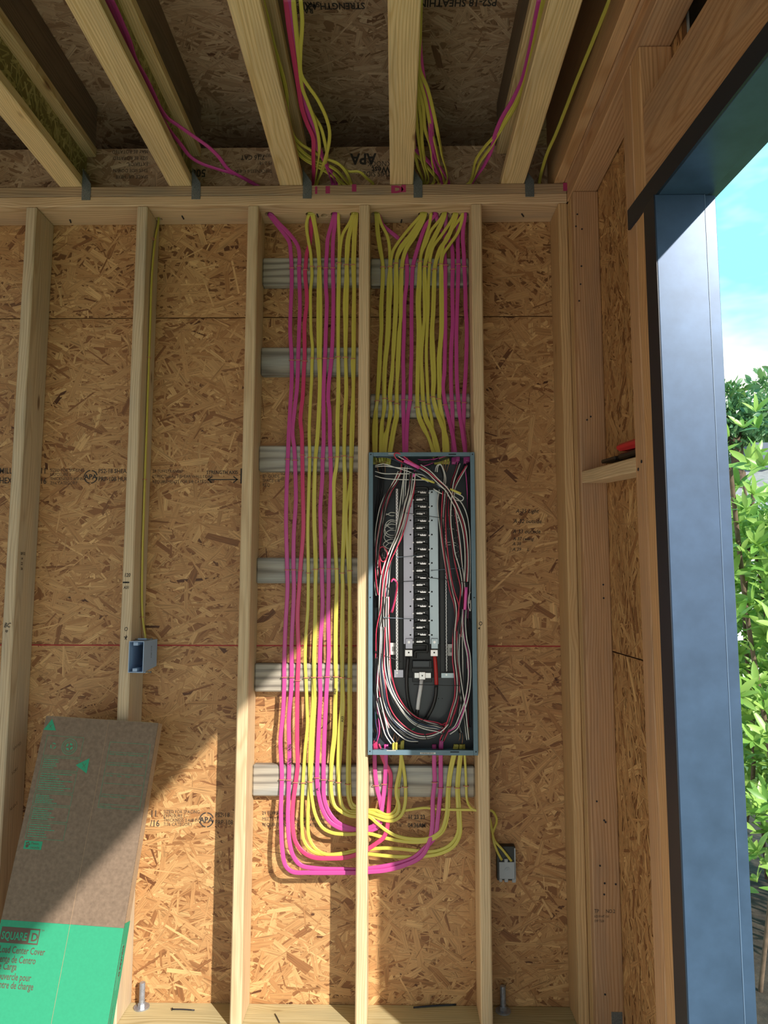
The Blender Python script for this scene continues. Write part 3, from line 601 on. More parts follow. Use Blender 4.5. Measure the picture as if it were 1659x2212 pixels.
# ---- right bay, plate to panel
WR_ = {
 'a': [(812, 462), (814, 497), (819, 533), (826, 568), (826, 591), (825, 621), (822, 666), (823, 709), (821, 738), (818, 790), (816, 836), (814, 866), (813, 888), (813, 926, -.055), (811, 1003, -.068)],
 'a2': [(815, 462), (817, 497), (822, 533), (827, 568, -.049), (828, 591), (827, 621), (825, 666), (825, 709), (823, 738), (821, 790), (818, 836), (815, 866, -.049), (811, 888), (807, 926, -.055), (809, 1003, -.068)],
 'b': [(817, 462), (823, 482), (837, 511), (841, 533), (842, 576), (839, 606), (838, 636), (836, 711), (834, 745), (830, 790), (829, 851), (829, 881), (826, 918, -.052), (825, 1003, -.068)],
 'c': [(910, 463), (886, 491), (862, 521), (849, 542), (844, 568, -.049), (844, 591), (845, 621), (842, 666), (841, 711), (838, 745), (833, 790), (831, 851, -.049), (831, 881), (824, 918, -.055), (821, 1003, -.068)],
 'd': [(914, 463), (889, 503), (865, 533), (857, 553), (855, 571), (854, 606), (853, 666), (851, 711), (849, 745), (848, 805), (844, 851), (843, 881), (837, 926, -.052), (830, 945, -.058), (826, 1003, -.068)],
 'd2': [(916, 463), (892, 505), (868, 537), (859, 555), (857, 571, -.049), (858, 606), (857, 666), (854, 711), (852, 745), (846, 805), (841, 851), (843, 870, -.049), (845, 890), (838, 926, -.055), (829, 1003, -.066)],
 'e': [(918, 463), (898, 505), (877, 536), (870, 557), (867, 579), (865, 621), (865, 681), (864, 715), (861, 790), (857, 836), (856, 873), (855, 896), (849, 926, -.052), (836, 1003, -.068)],
 'e2': [(919, 464), (900, 506), (879, 538), (872, 558), (869, 579, -.049), (868, 621), (867, 681), (862, 715), (858, 790), (858, 836), (858, 873, -.049), (859, 896), (853, 926, -.055), (840, 1003, -.066)],
 'f': [(818, 464, -.064), (826, 485, -.050), (856, 511, -.042), (870, 526, -.038), (877, 548, -.037), (879, 573), (879, 606), (874, 651), (873, 711), (871, 775), (872, 836), (871, 866), (872, 911), (874, 1003, -.068)],
 'g': [(940, 464, -.068), (921, 485, -.062), (907, 521, -.056), (897, 554), (892, 576), (890, 606), (889, 666), (889, 715), (889, 760), (887, 821), (886, 863), (881, 896), (879, 926, -.052), (877, 1003, -.064)],
 'h': [(931, 463), (926, 491), (914, 530), (907, 565), (904, 606), (901, 651), (903, 711), (902, 760), (901, 821), (901, 878), (904, 903), (914, 926, -.05), (926, 947, -.056), (942, 1003, -.068)],
 'i': [(957, 463), (930, 500), (921, 524), (911, 545), (908, 565, -.049), (908, 606), (906, 666), (908, 711), (905, 760), (903, 821), (903, 878, -.049), (908, 903), (918, 926, -.054), (947, 1003, -.066)],
 'j': [(960, 463), (941, 503), (926, 533), (920, 557), (917, 576), (916, 621), (917, 681), (915, 715), (911, 760), (911, 821), (913, 866), (918, 903), (933, 934, -.052), (951, 1003, -.068)],
 'j2': [(962, 463), (944, 505), (929, 535), (922, 559), (918, 576, -.049), (920, 621), (919, 681), (913, 715), (909, 760), (913, 821), (915, 866, -.049), (922, 903), (937, 934, -.055), (955, 1003, -.066)],
 'k': [(981, 463), (956, 505), (936, 533), (930, 554), (928, 568), (926, 606), (925, 666), (923, 709), (921, 760), (923, 821), (926, 873), (932, 903), (935, 934, -.052), (944, 1003, -.066)],
 'l': [(984, 463), (965, 515), (950, 536), (941, 564), (938, 582), (936, 621), (934, 681), (932, 709), (932, 760), (935, 821), (935, 858), (942, 888), (953, 918, -.05), (962, 941, -.056), (965, 1003, -.068)],
 'l2': [(987, 463), (968, 515), (953, 537), (943, 564), (940, 582, -.049), (939, 621), (937, 681), (935, 709), (937, 760), (939, 821), (937, 858, -.049), (945, 888), (956, 918, -.053), (966, 950, -.06), (968, 1003, -.066)],
 'm': [(999, 463), (984, 485), (963, 515), (955, 545), (952, 570), (952, 591), (952, 636), (952, 711), (950, 740), (947, 775), (948, 836), (948, 863), (954, 903), (957, 926, -.052), (960, 1003, -.068)],
 'n': [(1000, 464), (990, 500), (971, 529), (958, 548), (954, 570, -.049), (955, 591), (956, 636), (956, 711), (953, 740), (951, 775), (951, 836), (950, 863, -.049), (957, 903), (961, 926, -.055), (963, 1003, -.066)],
 'o': [(963, 463, -.06), (962, 500, -.04), (960, 540, -.036), (961, 557, -.036), (962, 574), (962, 621), (962, 681), (962, 715), (961, 760), (960, 805), (957, 836), (962, 873), (971, 911), (978, 941, -.055), (987, 1003, -.068)],
 'p': [(942, 465, -.06), (955, 500, -.04), (972, 520, -.036), (977, 540, -.036), (978, 576), (977, 621), (978, 681), (978, 700), (975, 745), (974, 805), (975, 851), (977, 881), (978, 926), (980, 1003, -.066)],
 'q': [(987, 464, -.06), (989, 493, -.045), (989, 530, -.038), (990, 571), (989, 621), (987, 681), (986, 715), (986, 760), (987, 821), (990, 866), (993, 896), (999, 934, -.055), (1008, 1003, -.068)],
 'r': [(1005, 463), (1001, 490), (1000, 515), (1002, 548), (1003, 576), (1005, 621), (1006, 666), (1008, 700), (1008, 745), (1006, 805), (1003, 851), (1002, 896), (1001, 926), (1004, 956, -.056), (1006, 1003, -.066)],
}
RN = {
 'a': ('Y', 'R5', 'yellow cable nearest the stud left of the panel, front of its pair, above the panel'),
 'a2': ('Y', 'R6', 'yellow cable nearest the stud left of the panel, bulging left just above the panel'),
 'b': ('Y', 'R4', 'yellow cable second from the left above the panel, from the leftmost plate hole'),
 'c': ('Y', 'R3', 'thin looking yellow cable sweeping far left onto the second strand above the panel'),
 'd': ('Y', 'R2', 'third yellow cable from the left above the panel, left of its pair'),
 'd2': ('Y', 'R1', 'third yellow strand from the left above the panel, right of its pair'),
 'e': ('Y', 'RY1', 'yellow cable just left of the first pink cable above the panel'),
 'e2': ('Y', None, 'yellow cable hugging the left edge of the first pink cable above the panel'),
 'f': ('P', 'RP1', 'pink cable slanting behind yellow ones from the leftmost hole above the panel'),
 'g': ('P', 'RP2', 'second pink cable from the left above the panel, joining its neighbour at the box'),
 'h': ('Y', None, 'yellow cable right of the two left pink cables above the panel'),
 'i': ('Y', None, 'yellow cable crossing over to pair with the one right of the two left pinks'),
 'j': ('Y', None, 'yellow cable in the centre of the right bundle above the panel, front'),
 'j2': ('Y', None, 'yellow cable in the centre of the right bundle above the panel, behind'),
 'k': ('Y', None, 'yellow cable third from the right in the yellow bundle above the panel'),
 'l': ('Y', 'S1', 'yellow cable second from the right in the yellow bundle above the panel, front'),
 'l2': ('Y', 'S2', 'yellow cable second from the right in the yellow bundle above the panel, behind'),
 'm': ('Y', None, 'rightmost yellow cable above the panel, from the last plate hole'),
 'n': ('Y', None, 'yellow cable behind the rightmost one above the panel'),
 'o': ('P', None, 'first of the four right hand pink cables above the panel'),
 'p': ('P', None, 'second of the four right hand pink cables above the panel'),
 'q': ('P', 'RP3', 'third of the four right hand pink cables above the panel'),
 'r': ('P', 'SP', 'fourth and rightmost pink cable above the panel, next to the stud'),
}
for k, (kd, ce, lab) in RN.items():
    w = wallpts(WR_[k]); P = stick(ceilpts(CE[ce]), w) if ce else [np.array([w[0][0], -.07, 2.90])]+w
    cable(kd, P, lab, 'cables stapled in the bay above the panel')
# ---- single runs
P = ceilpts(CE['T'], 3.03, 2.97)+[np.array([UZ(1163, 398, 2.96)[0], -.10, 2.9235])]
cable('Y', P, 'lone yellow cable slanting through the dark bay beside the door wall')
P = [np.array([.8575, -.052, 2.93])]+[UX(x, y, .8575) for x, y in ((343, 473), (335, 520), (328, 600), (325, 690), (322, 780), (318, 900), (314, 1010), (311, 1100), (308, 1200), (307, 1300))]+[UX(309, 1340, .860), UX(315, 1382, .872), UX(316, 1392, .874)]
cable('Y', P, 'lone yellow cable down the side of the stud to the blue outlet box', nrm=(1, 0, 0))
P = [UY(1002, 1608, -.066), UY(1006, 1668, -.048), UY(1007, 1700, YC), UY(1009, 1729, -.05), UY(1016, 1744, -.06), UY(1029, 1751, -.068), UY(1045, 1752, -.068), UY(1062, 1751, -.068), UY(1073, 1769, -.06), UY(1070, 1785, -.05), UY(1064, 1800, -.045), UY(1071, 1832, -.04), UY(1084, 1858, -.035)]
cable('T', P, 'thin yellow cable from panel bottom through right stud to wall box, left tail')
P = [UY(858, 1757, -.052), UY(870, 1752, -.055), UY(888, 1749, -.055), UY(917, 1745, -.053), UY(945, 1748, -.05), UY(980, 1749, -.056), UY(1027, 1750, -.06), UY(1045, 1752, -.06), UY(1058, 1770, -.058), UY(1062, 1790, -.05), UY(1068, 1815, -.042), UY(1086, 1836, -.04), UY(1105, 1860, -.034)]
cable('T', P, 'thin yellow cable crossing level below the panel into the wall box, right tail')
cable('Y', [UY(868, 1608, -.068), UY(866, 1650, -.05), UY(858, 1690, -.049), UY(856, 1702, -.049), UY(857, 1722, -.052), UY(862, 1740, -.058), UY(858, 1757, -.064), UY(840, 1766, -.066), UY(815, 1760, -.066), UY(798, 1754, -.064), UY(777, 1753, -.062)], 'yellow cable doubled behind the first yellow strand leaving the panel bottom')

# ---- staples, driven into the cleats over each strand
def staple(x, y, key, w, yf, thin=False):
    c = UY(x, y, yf); h = w/2; d = abs(yf+.0385)
    P = [(c[0]-h, -.0375, c[2]), (c[0]-h, yf+.0005, c[2]), (c[0]-h*.8, yf-.0024, c[2]), (c[0]+h*.8, yf-.0024, c[2]), (c[0]+h, yf+.0005, c[2]), (c[0]+h, -.0375, c[2])]
    tube('staple', P, rprof(.0015, 6), STAPLE, CLEATS[key], (0, 0, 1), .004)
ST = {
 'L1': [(630, 579, 'P'), (646, 575, 'P'), (660, 583, 'P'), (674, 576, 'Y'), (690, 576, 'D'), (704, 579, 'P'), (719, 579, 'P'), (732, 568, 'D'), (748, 572, 'D'), (762, 572, 'Y')],
 'L2': [(630, 778, 'P'), (644, 778, 'P'), (658, 780, 'P'), (674, 774, 'Y'), (689, 775, 'D'), (702, 774, 'P'), (716, 774, 'P'), (730, 771, 'D'), (746, 772, 'D'), (762, 775, 'Y')],
 'L3': [(621, 992, 'P'), (637, 994, 'P'), (653, 983, 'P'), (669, 988, 'Y'), (682, 989, 'D'), (697, 991, 'P'), (714, 988, 'P'), (728, 987, 'D'), (743, 985, 'D'), (758, 988, 'Y')],
 'L4': [(620, 1231, 'P'), (634, 1231, 'P'), (649, 1233, 'P'), (666, 1238, 'Y'), (681, 1230, 'D'), (695, 1228, 'P'), (711, 1229, 'P'), (726, 1229, 'D'), (739, 1238, 'D'), (756, 1233, 'Y')],
 'L5': [(614, 1463, 'P'), (630, 1463, 'P'), (643, 1470, 'P'), (661, 1464, 'Y'), (677, 1463, 'D'), (691, 1463, 'P'), (707, 1462, 'P'), (725, 1462, 'D'), (739, 1464, 'D'), (754, 1466, 'Y')],
 'L6': [(609, 1684, 'P'), (624, 1685, 'P'), (638, 1690, 'P'), (655, 1691, 'Y'), (670, 1689, 'D'), (685, 1680, 'P'), (699, 1684, 'P'), (715, 1686, 'D'), (731, 1690, 'D'), (751, 1694, 'Y')],
 'R1': [(827, 577, 'D'), (843, 576, 'D'), (855, 569, 'D'), (868, 579, 'D'), (879, 572, 'P'), (892, 575, 'P'), (907, 565, 'D'), (918, 576, 'D'), (928, 568, 'Y'), (939, 582, 'D'), (952, 571, 'D'), (963, 573, 'P'), (978, 582, 'P'), (990, 571, 'P'), (1003, 576, 'P')],
 'R2': [(815, 866, 'D'), (832, 861, 'D'), (845, 867, 'D'), (857, 872, 'D'), (872, 864, 'P'), (886, 865, 'P'), (901, 880, 'D'), (911, 867, 'D'), (924, 873, 'Y'), (935, 858, 'D'), (948, 862, 'D'), (961, 875, 'P'), (976, 866, 'P'), (990, 867, 'P'), (1003, 870, 'P')],
 'R3': [(812, 1697, 'P'), (830, 1694, 'P'), (844, 1703, 'P'), (860, 1702, 'Y'), (875, 1700, 'D'), (939, 1690, 'P'), (952, 1702, 'P'), (970, 1700, 'Y'), (988, 1702, 'D'), (1007, 1698, 'Y')],
}
for key, lst in ST.items():
    for x, y, t in lst:
        staple(x, y, key, {'P': .0185, 'Y': .0160, 'D': .0180}[t], {'P': -.0468, 'Y': -.0466, 'D': -.0520}[t])
for r in (516, 773, 1036, 1333):
    a = UX({516: 331, 773: 322, 1036: 313, 1333: 307}[r], r, .8575)
    tube('staple', [(.8512, a[1]-.0075, a[2]), (.862, a[1]-.0065, a[2]), (.862, a[1]+.0065, a[2]), (.8512, a[1]+.0075, a[2])], rprof(.0011, 6), STAPLE, wall, (0, 0, 1), .004)
# ================================================================== ELECTRICAL PANEL
YF = -.1535; YB = -.056
def q4(x, y, Y): return UY(770+x/5.53, 960+y/5.53, Y)
def q5(x, y, Y): return UY(770+x/5.53, 1300+y/5.53, Y)
px0, px1, pz0, pz1 = 1.6642, 2.0312, .9040, 1.9270
panel = tag(empty('breaker_box', ((px0+px1)/2, -.10, pz0)), 'tall open grey breaker panel without breakers, full of loose wires, between the studs', 'breaker box')
t = .0016
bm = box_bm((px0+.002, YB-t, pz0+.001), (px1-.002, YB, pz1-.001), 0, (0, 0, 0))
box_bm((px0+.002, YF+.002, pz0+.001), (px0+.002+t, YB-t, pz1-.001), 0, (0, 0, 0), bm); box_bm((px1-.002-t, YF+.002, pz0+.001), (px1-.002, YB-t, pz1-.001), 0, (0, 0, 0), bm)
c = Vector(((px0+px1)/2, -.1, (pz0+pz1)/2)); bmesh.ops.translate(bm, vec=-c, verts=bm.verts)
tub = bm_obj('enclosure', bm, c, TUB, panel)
box('end_wall', (px0+.0036, YF+.002, pz0+.001), (px1-.0036, YB-t, pz0+.001+t), STEEL, panel)
box('end_wall', (px0+.0036, YF+.002, pz1-.001-t), (px1-.0036, YB-t, pz1-.001), STEEL, panel)
# knock-outs pressed into the bottom wall
for x in (790, 1110):
    p = q5(x, 1712, -.1); bm = bmesh.new()
    for r in (.011, .016, .021):
        n = 32
        for r_ in ((r, .0008),):
            ri = [bm.verts.new((math.cos(a)*(r-.0007), math.sin(a)*(r-.0007), 0)) for a in np.arange(n)*2*math.pi/n]
            rm = [bm.verts.new((math.cos(a)*r, math.sin(a)*r, .0009)) for a in np.arange(n)*2*math.pi/n]
            ro = [bm.verts.new((math.cos(a)*(r+.0007), math.sin(a)*(r+.0007), 0)) for a in np.arange(n)*2*math.pi/n]
            for i in range(n):
                j = (i+1) % n; bm.faces.new((ri[i], ri[j], rm[j], rm[i])); bm.faces.new((rm[i], rm[j], ro[j], ro[i]))
    bm_obj('knockout', bm, (p[0], -.1, pz0+.0028), STEEL, panel)
# front flange, four folded strips
fw_ = .0150
for lo, hi in (((px0, YF, pz0), (px0+fw_, YF+.004, pz1)), ((px1-fw_, YF, pz0), (px1, YF+.004, pz1)), ((px0+fw_+.0004, YF+.0002, pz0), (px1-fw_-.0004, YF+.004, pz0+.0165)), ((px0+fw_+.0004, YF+.0002, pz1-.0140), (px1-fw_-.0004, YF+.004, pz1))):
    box('flange', lo, hi, STEEL, panel, .0008)
for x, z in ((px0+.007, pz0+.012), (px1-.007, pz0+.012), (px0+.007, pz1-.008), (px1-.007, pz1-.008), (px0+.007, 1.425), (px1-.007, 1.425)):
    bm = bmesh.new(); cyl_bm(bm, (0, 0, 0), .0022, .001, 'Y', 12); bm_obj('screw_hole', bm, (x, YF-.0002, z), HOLE, panel)
for (a, b_, row, cr) in ((380, 470, 112, 4), (1100, 1190, 118, 4), (360, 470, 1775, 5), (1120, 1225, 1793, 5)):
    qf = q4 if cr == 4 else q5; u = qf(a, row, YF); v = qf(b_, row, YF); box('flange_slot', (u[0], YF-.0006, u[2]-.0018), (v[0], YF+.001, u[2]+.0012), HOLE if a > 900 else TIN, panel)
u = q5(760, 1808, YF); v = q5(945, 1806, YF)
lb_ = box('barcode_label', (u[0], YF-.0004, u[2]-.0030), (v[0], YF+.0001, u[2]+.0028), LABELW, panel)
def barcode(par, x0, x1, z0, z1, y, seed):
    rg = random.Random(seed); bm = bmesh.new(); x = x0
    while x < x1:
        w = rg.uniform(.0003, .0011); box_bm((x, y-.0002, z0), (min(x+w, x1), y, z1), 0, (0, 0, 0), bm); x += w+rg.uniform(.0004, .0011)
    c = Vector(((x0+x1)/2, y, (z0+z1)/2)); bmesh.ops.translate(bm, vec=-c, verts=bm.verts); bm_obj('bars', bm, c, INK, par)
barcode(lb_, u[0]+.002, v[0]-.006, u[2]-.002, u[2]+.002, YF-.0005, 3)

# interior: black base, bus bars, comb of stabs
YI = -.078
def rect(name, qf, x0, y0, x1, y1, Y, th, mat, bev=.0006, par=None):
    a = qf(x0, y0, Y); b_ = qf(x1, y1, Y)
    return box(name, (a[0], Y, b_[2]), (b_[0], Y+th, a[2]), mat, par or panel, bev)
def rect45(name, x0, y0, x1, y1, Y, th, mat, bev=.0006):
    a = q4(x0, y0, Y); b_ = q5(x1, y1, Y); return box(name, (a[0], Y, b_[2]), (b_[0], Y+th, a[2]), mat, panel, bev)
rect45('base_rail', 500, 520, 556, 905, YI, .018, PLAB); rect45('base_rail', 990, 540, 1052, 905, YI, .018, PLAB)
rect45('base_plate', 557, 505, 989, 690, -.070, .010, PLAB)
busl = rect45('bus_bar', 560, 605, 684, 505, -.083, .003, BUSL); busr = rect45('bus_bar', 866, 545, 985, 505, -.083, .003, BUSR)
rows = [570, 738, 907, 1077, 1246, 1416, 1588, 1760, 1933, 2103, 2276, 2450]
def qq(x, y, Y): return q4(x, y, Y) if y < 1900 else q5(x, y-1880.2, Y)
for bar, x in ((busl, 645), (busr, 901)):
    for y in rows:
        if bar is busl and y < 700: continue
        bm = bmesh.new(); cyl_bm(bm, (0, 0, 0), .0030, .0012, 'Y', 14); bm_obj('hole_disc', bm, qq(x, y, -.0833), HOLE, bar)  # black discs laid on the bars for the dark of the holes
# serpentine insulator between the stabs
pts = []; y = 520.; side = 1; k = 0
sp_pts = []
while y < 2480:
    L, R_ = (700, 846)
    xs = (L, R_) if k % 2 == 0 else (R_, L)
    sp_pts += [(xs[0], y+6), (xs[0]+(14 if xs[0] == L else -14), y), (773, y-2), (xs[1]+(-14 if xs[1] == R_ else 14), y), (xs[1], y+6), (xs[1], y+42), (xs[1], y+78)]
    y += 84.9; k += 1
P = [qq(a, b_, -.0905) for a, b_ in sp_pts]
rect45('comb_back', 690, 512, 860, 500, -.0845, .006, PLAB)
tube('comb', P, profile(.0050, .0080, 10), PLAB, panel, (0, -1, 0), .004)
for i in range(22):
    y = 548+i*84.9+22; right = i % 2 == 0
    x0, x1 = (762, 880) if right else (668, 790)
    a = qq(x0, y, -.094); b_ = qq(x1, y+20, -.094); e0 = qq(733 if right else 703, y-9, -.094); e1 = qq(850 if right else 825, y, -.094)
    bm = box_bm((a[0], -.093, b_[2]+.0012), (b_[0], -.0905, a[2]), .0003, (0, 0, 0))
    n = 5; w = (e1[0]-e0[0])/n
    for j in range(n): box_bm((e0[0]+j*w, -.0945, e1[2]-.0005), (e0[0]+j*w+w*.62, -.0905, e0[2]-(.0008 if j % 2 else 0)), 0, (0, 0, 0), bm)
    c = Vector(((a[0]+b_[0])/2, -.092, (a[2]+b_[2])/2)); bmesh.ops.translate(bm, vec=-c, verts=bm.verts); bm_obj('stab', bm, c, TIN, panel)
# neutral bars with their screws
for x, y0 in ((485, 530), (1070, 560)):
    a = q4(x-15, y0, -.092); b_ = q5(x+14, 830, -.092); o = box('neutral_bar', (a[0], -.092, b_[2]), (b_[0], -.082, a[2]), TIN, panel, .0005)
    bm = bmesh.new(); z = a[2]-.006; i = 0; cx_ = (a[0]+b_[0])/2; w = wpos(o)
    while z > b_[2]+.004:
        cyl_bm(bm, (cx_+(.0012 if i % 2 else -.0012)-w.x, -.0922-w.y, z-w.z), .0016, .0014, 'Y', 10); z -= .0056; i += 1
    m = bpy.data.meshes.new('terminal_screws'); bm.to_mesh(m); bm.free(); link('terminal_screws', m, w, o, HOLE)
for (x0, y0, x1, y1, m_) in ((450, 812, 560, 905, BUSL), (1012, 850, 1165, 910, BUSR)):
    o = rect('bar_foot', q5, x0, y0, x1, y1, -.090, .004, m_)
    p = q5((x0+x1)/2-20 if x0 < 600 else 1075, (y0+y1)/2-8, -.091); bm = bmesh.new(); cyl_bm(bm, (0, 0, 0), .0032, .002, 'Y', 14); bm_obj('screw', bm, p, TIN, o)
# lower cover, rounded at the bottom
cov = [(392, 905), (1175, 905), (1180, 1060), (1150, 1200), (1080, 1320), (960, 1420), (800, 1465), (650, 1430), (520, 1330), (430, 1200), (392, 1060)]
V = [q5(x, y, -.071) for x, y in cov]; V2 = [v+np.array([0, .006, 0]) for v in V]; n = len(V)
me = mesh_from('lower_cover', V+V2, [list(range(n))[::-1], list(range(n, 2*n))]+[[i, (i+1) % n, n+(i+1) % n, n+i] for i in range(n)])
link('lower_cover', me, (0, 0, 0), panel, PLAD)
for x in (517, 560, 980, 1025):
    bm = bmesh.new(); cyl_bm(bm, (0, 0, 0), .0016, .001, 'Y', 10); bm_obj('screw_hole', bm, q5(x, 1155, -.0714), HOLE, panel)
rect('lower_plate', q5, 395, 500, 1170, 904, -.068, .008, PLAB)
# main lugs
for x0, x1, mt in ((578, 672, BUSL), (884, 976, BUSR)):
    o = rect('main_lug', q5, x0+8, 440, x1, 562, -.094, .011, mt, .001)
    rect('lug_block', q5, x0, 572, x1-2, 652, -.104, .022, TIN, .0012, o)
    p = q5((x0+x1)/2+2, 482, -.095); bm = bmesh.new(); cyl_bm(bm, (0, 0, 0), .0046, .004, 'Y', 16); box_bm((-.0040, -.0026, -.0007), (.0040, -.0015, .0007), 0, (0, 0, 0), bm); bm_obj('screw', bm, p, TIN, o)
    p = q5((x0+x1)/2-1, 606, -.1045); bm = bmesh.new(); cyl_bm(bm, (0, 0, 0), .0056, .003, 'Y', 18); bm_obj('hex_screw', bm, p, TIN, o)
    bm = bmesh.new(); cyl_bm(bm, (0, 0, 0), .0030, .0012, 'Y', 6); bm_obj('hex_socket', bm, p+np.array([0, -.0016, 0]), HOLE, o)
# neutral lug in its black saddle
o = rect('lug_saddle', q5, 668, 700, 900, 960, -.086, .016, PLAB, .001)
rect('saddle_lip', q5, 672, 705, 872, 780, -.090, .004, PLAD, .001, o); rect('saddle_lip', q5, 660, 792, 908, 840, -.092, .006, PLAB, .001, o)
rect('neutral_strap', q5, 692, 848, 890, 912, -.090, .0035, TIN, .0006, o)
o = rect('neutral_lug', q5, 748, 838, 824, 932, -.102, .014, TIN, .0012)
p = q5(786, 882, -.1025); bm = bmesh.new(); cyl_bm(bm, (0, 0, 0), .0050, .003, 'Y', 18); bm_obj('hex_screw', bm, p, TIN, o)
bm = bmesh.new(); cyl_bm(bm, (0, 0, 0), .0026, .0012, 'Y', 6); bm_obj('hex_socket', bm, p+np.array([0, -.0016, 0]), HOLE, o)
# service conductors
tube('service_conductor', [q5(620, 640, -.094), q5(606, 800, -.098), q5(600, 950, -.100), q5(608, 1100, -.100), q5(632, 1240, -.097), q5(690, 1390, -.088)], rprof(.0062, 12), WK, panel)
tube('service_conductor', [q5(955, 985, -.102), q5(945, 1130, -.104), q5(912, 1250, -.102), q5(850, 1370, -.094), q5(800, 1450, -.086)], rprof(.0062, 12), WK, panel)
tube('red_tape', [q5(935, 640, -.094), q5(948, 800, -.098), q5(956, 990, -.102)], rprof(.0066, 12), simple('tape_red', (.50, .02, .02), .4), panel)
tube('service_conductor', [q5(732, 1270, -.104), q5(724, 1340, -.1), q5(725, 1420, -.09)], rprof(.0060, 12), WK, panel)
tube('white_tape', [q5(778, 930, -.100), q5(765, 1040, -.103), q5(745, 1160, -.106), q5(730, 1285, -.104)], rprof(.0066, 12), TAPEW, panel)
for x0, x1, y0, y1, sd in ((395, 466, 490, 632, 1), (1086, 1152, 505, 645, 2)):
    o = rect('barcode_label', q5, x0, y0, x1, y1, -.0795, .0008, LABELW, 0); a = q5(x0+28, y0+45, -.0797); b_ = q5(x1-8, y1-40, -.0797)
    barcode(o, a[0], b_[0], b_[2], a[2], -.0797, sd)

# ---- conductors
RG = np.random.default_rng(5)
WCOL = {'W': WW, 'K': WK, 'R': WR, 'B': WB, 'P': WP, 'C': WC, 'G': WG}
WNM = {'W': 'white_wire', 'K': 'black_wire', 'R': 'red_wire', 'B': 'navy_wire', 'P': 'pink_wire', 'C': 'copper_wire', 'G': 'green_wire'}
def wire(colr, pts, r=.0019): return tube(WNM[colr], pts, rprof(r, 7), WCOL[colr], panel, (0, -1, 0), .010)
def bundle(pts, cols, sp=12., Y0=-.105, dY=.018, wob=5., r=.0019):
    """pts: crop coords, rows below the second crop are continued (y+1880)"""
    pts = np.array(pts, float); n = len(cols)
    T = np.gradient(pts, axis=0); T /= np.linalg.norm(T, axis=1)[:, None]; N = np.stack([T[:, 1], -T[:, 0]], 1)
    for i, cl in enumerate(cols):
        ph = RG.uniform(0, 6.28); off = (i-(n-1)/2)*sp
        P = []
        for j, (p, nn) in enumerate(zip(pts, N)):
            o = off*(1+.25*math.sin(j*.9+ph))+wob*math.sin(j*1.3+2*ph)
            x, y = p-nn*o
            x = min(max(x, 222), 1366)
            Y = Y0-dY*(.5+.5*math.sin(i*2.1+j*.35)); P.append(qq(x, y, Y))
        wire(cl, P, r)
E5 = 1880.
def five(l): return [(x, y+E5) for x, y in l]
# left side
bundle([(300, 230), (290, 480), (270, 650), (240, 850), (232, 1100), (232, 1300), (228, 1500), (235, 1750), (232, 1950)], 'KKKKKK', 11, -.075, .02)
bundle([(520, 330), (470, 430), (380, 570), (310, 740), (282, 900), (258, 1060), (235, 1230), (226, 1400), (224, 1560), (240, 1700), (265, 1800)], 'KWRKW', 12, -.108)
bundle([(540, 180), (510, 400), (420, 560), (360, 730), (330, 860), (300, 1000), (280, 1200), (262, 1400), (250, 1600)], 'KRWK', 12, -.095)
bundle([(670, 340), (645, 560), (592, 760), (552, 930), (505, 1080), (430, 1250), (372, 1400), (332, 1560), (312, 1750), (298, 1990)]+five([(285, 200), (262, 330), (250, 460), (245, 600), (228, 760), (224, 930), (228, 1080), (262, 1250), (318, 1400), (352, 1520)]), 'RWKWKRWK', 11, -.112)
bundle([(600, 260), (575, 500), (560, 700), (520, 960), (470, 1160), (420, 1330), (390, 1480), (370, 1700), (350, 1900)]+five([(340, 200), (330, 380), (325, 560), (318, 740)]), 'KWBWW', 13, -.100)
bundle(five([(350, -60), (345, 200), (350, 450), (352, 620), (362, 800), (402, 980), (470, 1140), (570, 1290), (690, 1410), (820, 1470), (960, 1500), (1040, 1525)]), 'RWKWKBWKW', 10.5, -.108)
bundle(five([(302, 300), (292, 620), (302, 820), (330, 1000), (352, 1200), (402, 1350), (482, 1460), (600, 1550), (720, 1600), (830, 1612), (940, 1592), (1040, 1545), (1105, 1470)]), 'RKWBWK', 13, -.118)
bundle(five([(270, 500), (262, 800), (282, 1050), (322, 1280), (392, 1440), (500, 1560), (620, 1640), (740, 1655)]), 'BWBWK', 13, -.100)
bundle(five([(235, 650), (228, 900), (226, 1100), (228, 1300), (250, 1450), (262, 1560), (235, 1670)]), 'PKPB', 12, -.11)
bundle(five([(250, 1150), (300, 1330), (340, 1460), (370, 1580), (430, 1690)]), 'WKBW', 15, -.12)
bundle([(275, 1240), (310, 1215), (352, 1255), (365, 1330), (330, 1400), (290, 1390), (278, 1310), (282, 1450), (290, 1560)], 'R', 8, -.128)
bundle([(330, 1290), (300, 1300), (310, 1360), (335, 1350)], 'K', 8, -.128, r=.004)
bundle([(412, 1640), (440, 1610), (478, 1650), (470, 1800), (440, 1960), (420, 2010)], 'RP', 11, -.125)
# white pigtail loops on the neutral bar
for y0, y1, xb in ((820, 850, 332), (910, 1085, 335), (930, 1000, 350), (960, 1110, 328), (1030, 1180, 330), (1140, 1250, 320), (1180, 1310, 335)):
    wire('W', [qq(470, y0, -.093), qq(410, y0-8, -.098), qq(xb+25, y0+22, -.102), qq(xb, (y0+y1)/2, -.104), qq(xb+25, y1-22, -.1), qq(410, y1+2, -.096), qq(455, y1, -.09)], .0014)
for y0, y1 in ((780, 830), (850, 940), (1010, 1120), (1170, 1300), (1200, 1380)):
    wire('W', [qq(1085, y0, -.09), qq(1160, y0, -.094), qq(1215, y0+28, -.097), qq(1228, (y0+y1)/2, -.098), qq(1215, y1-15, -.096), qq(1170, y1, -.09)], .0012)
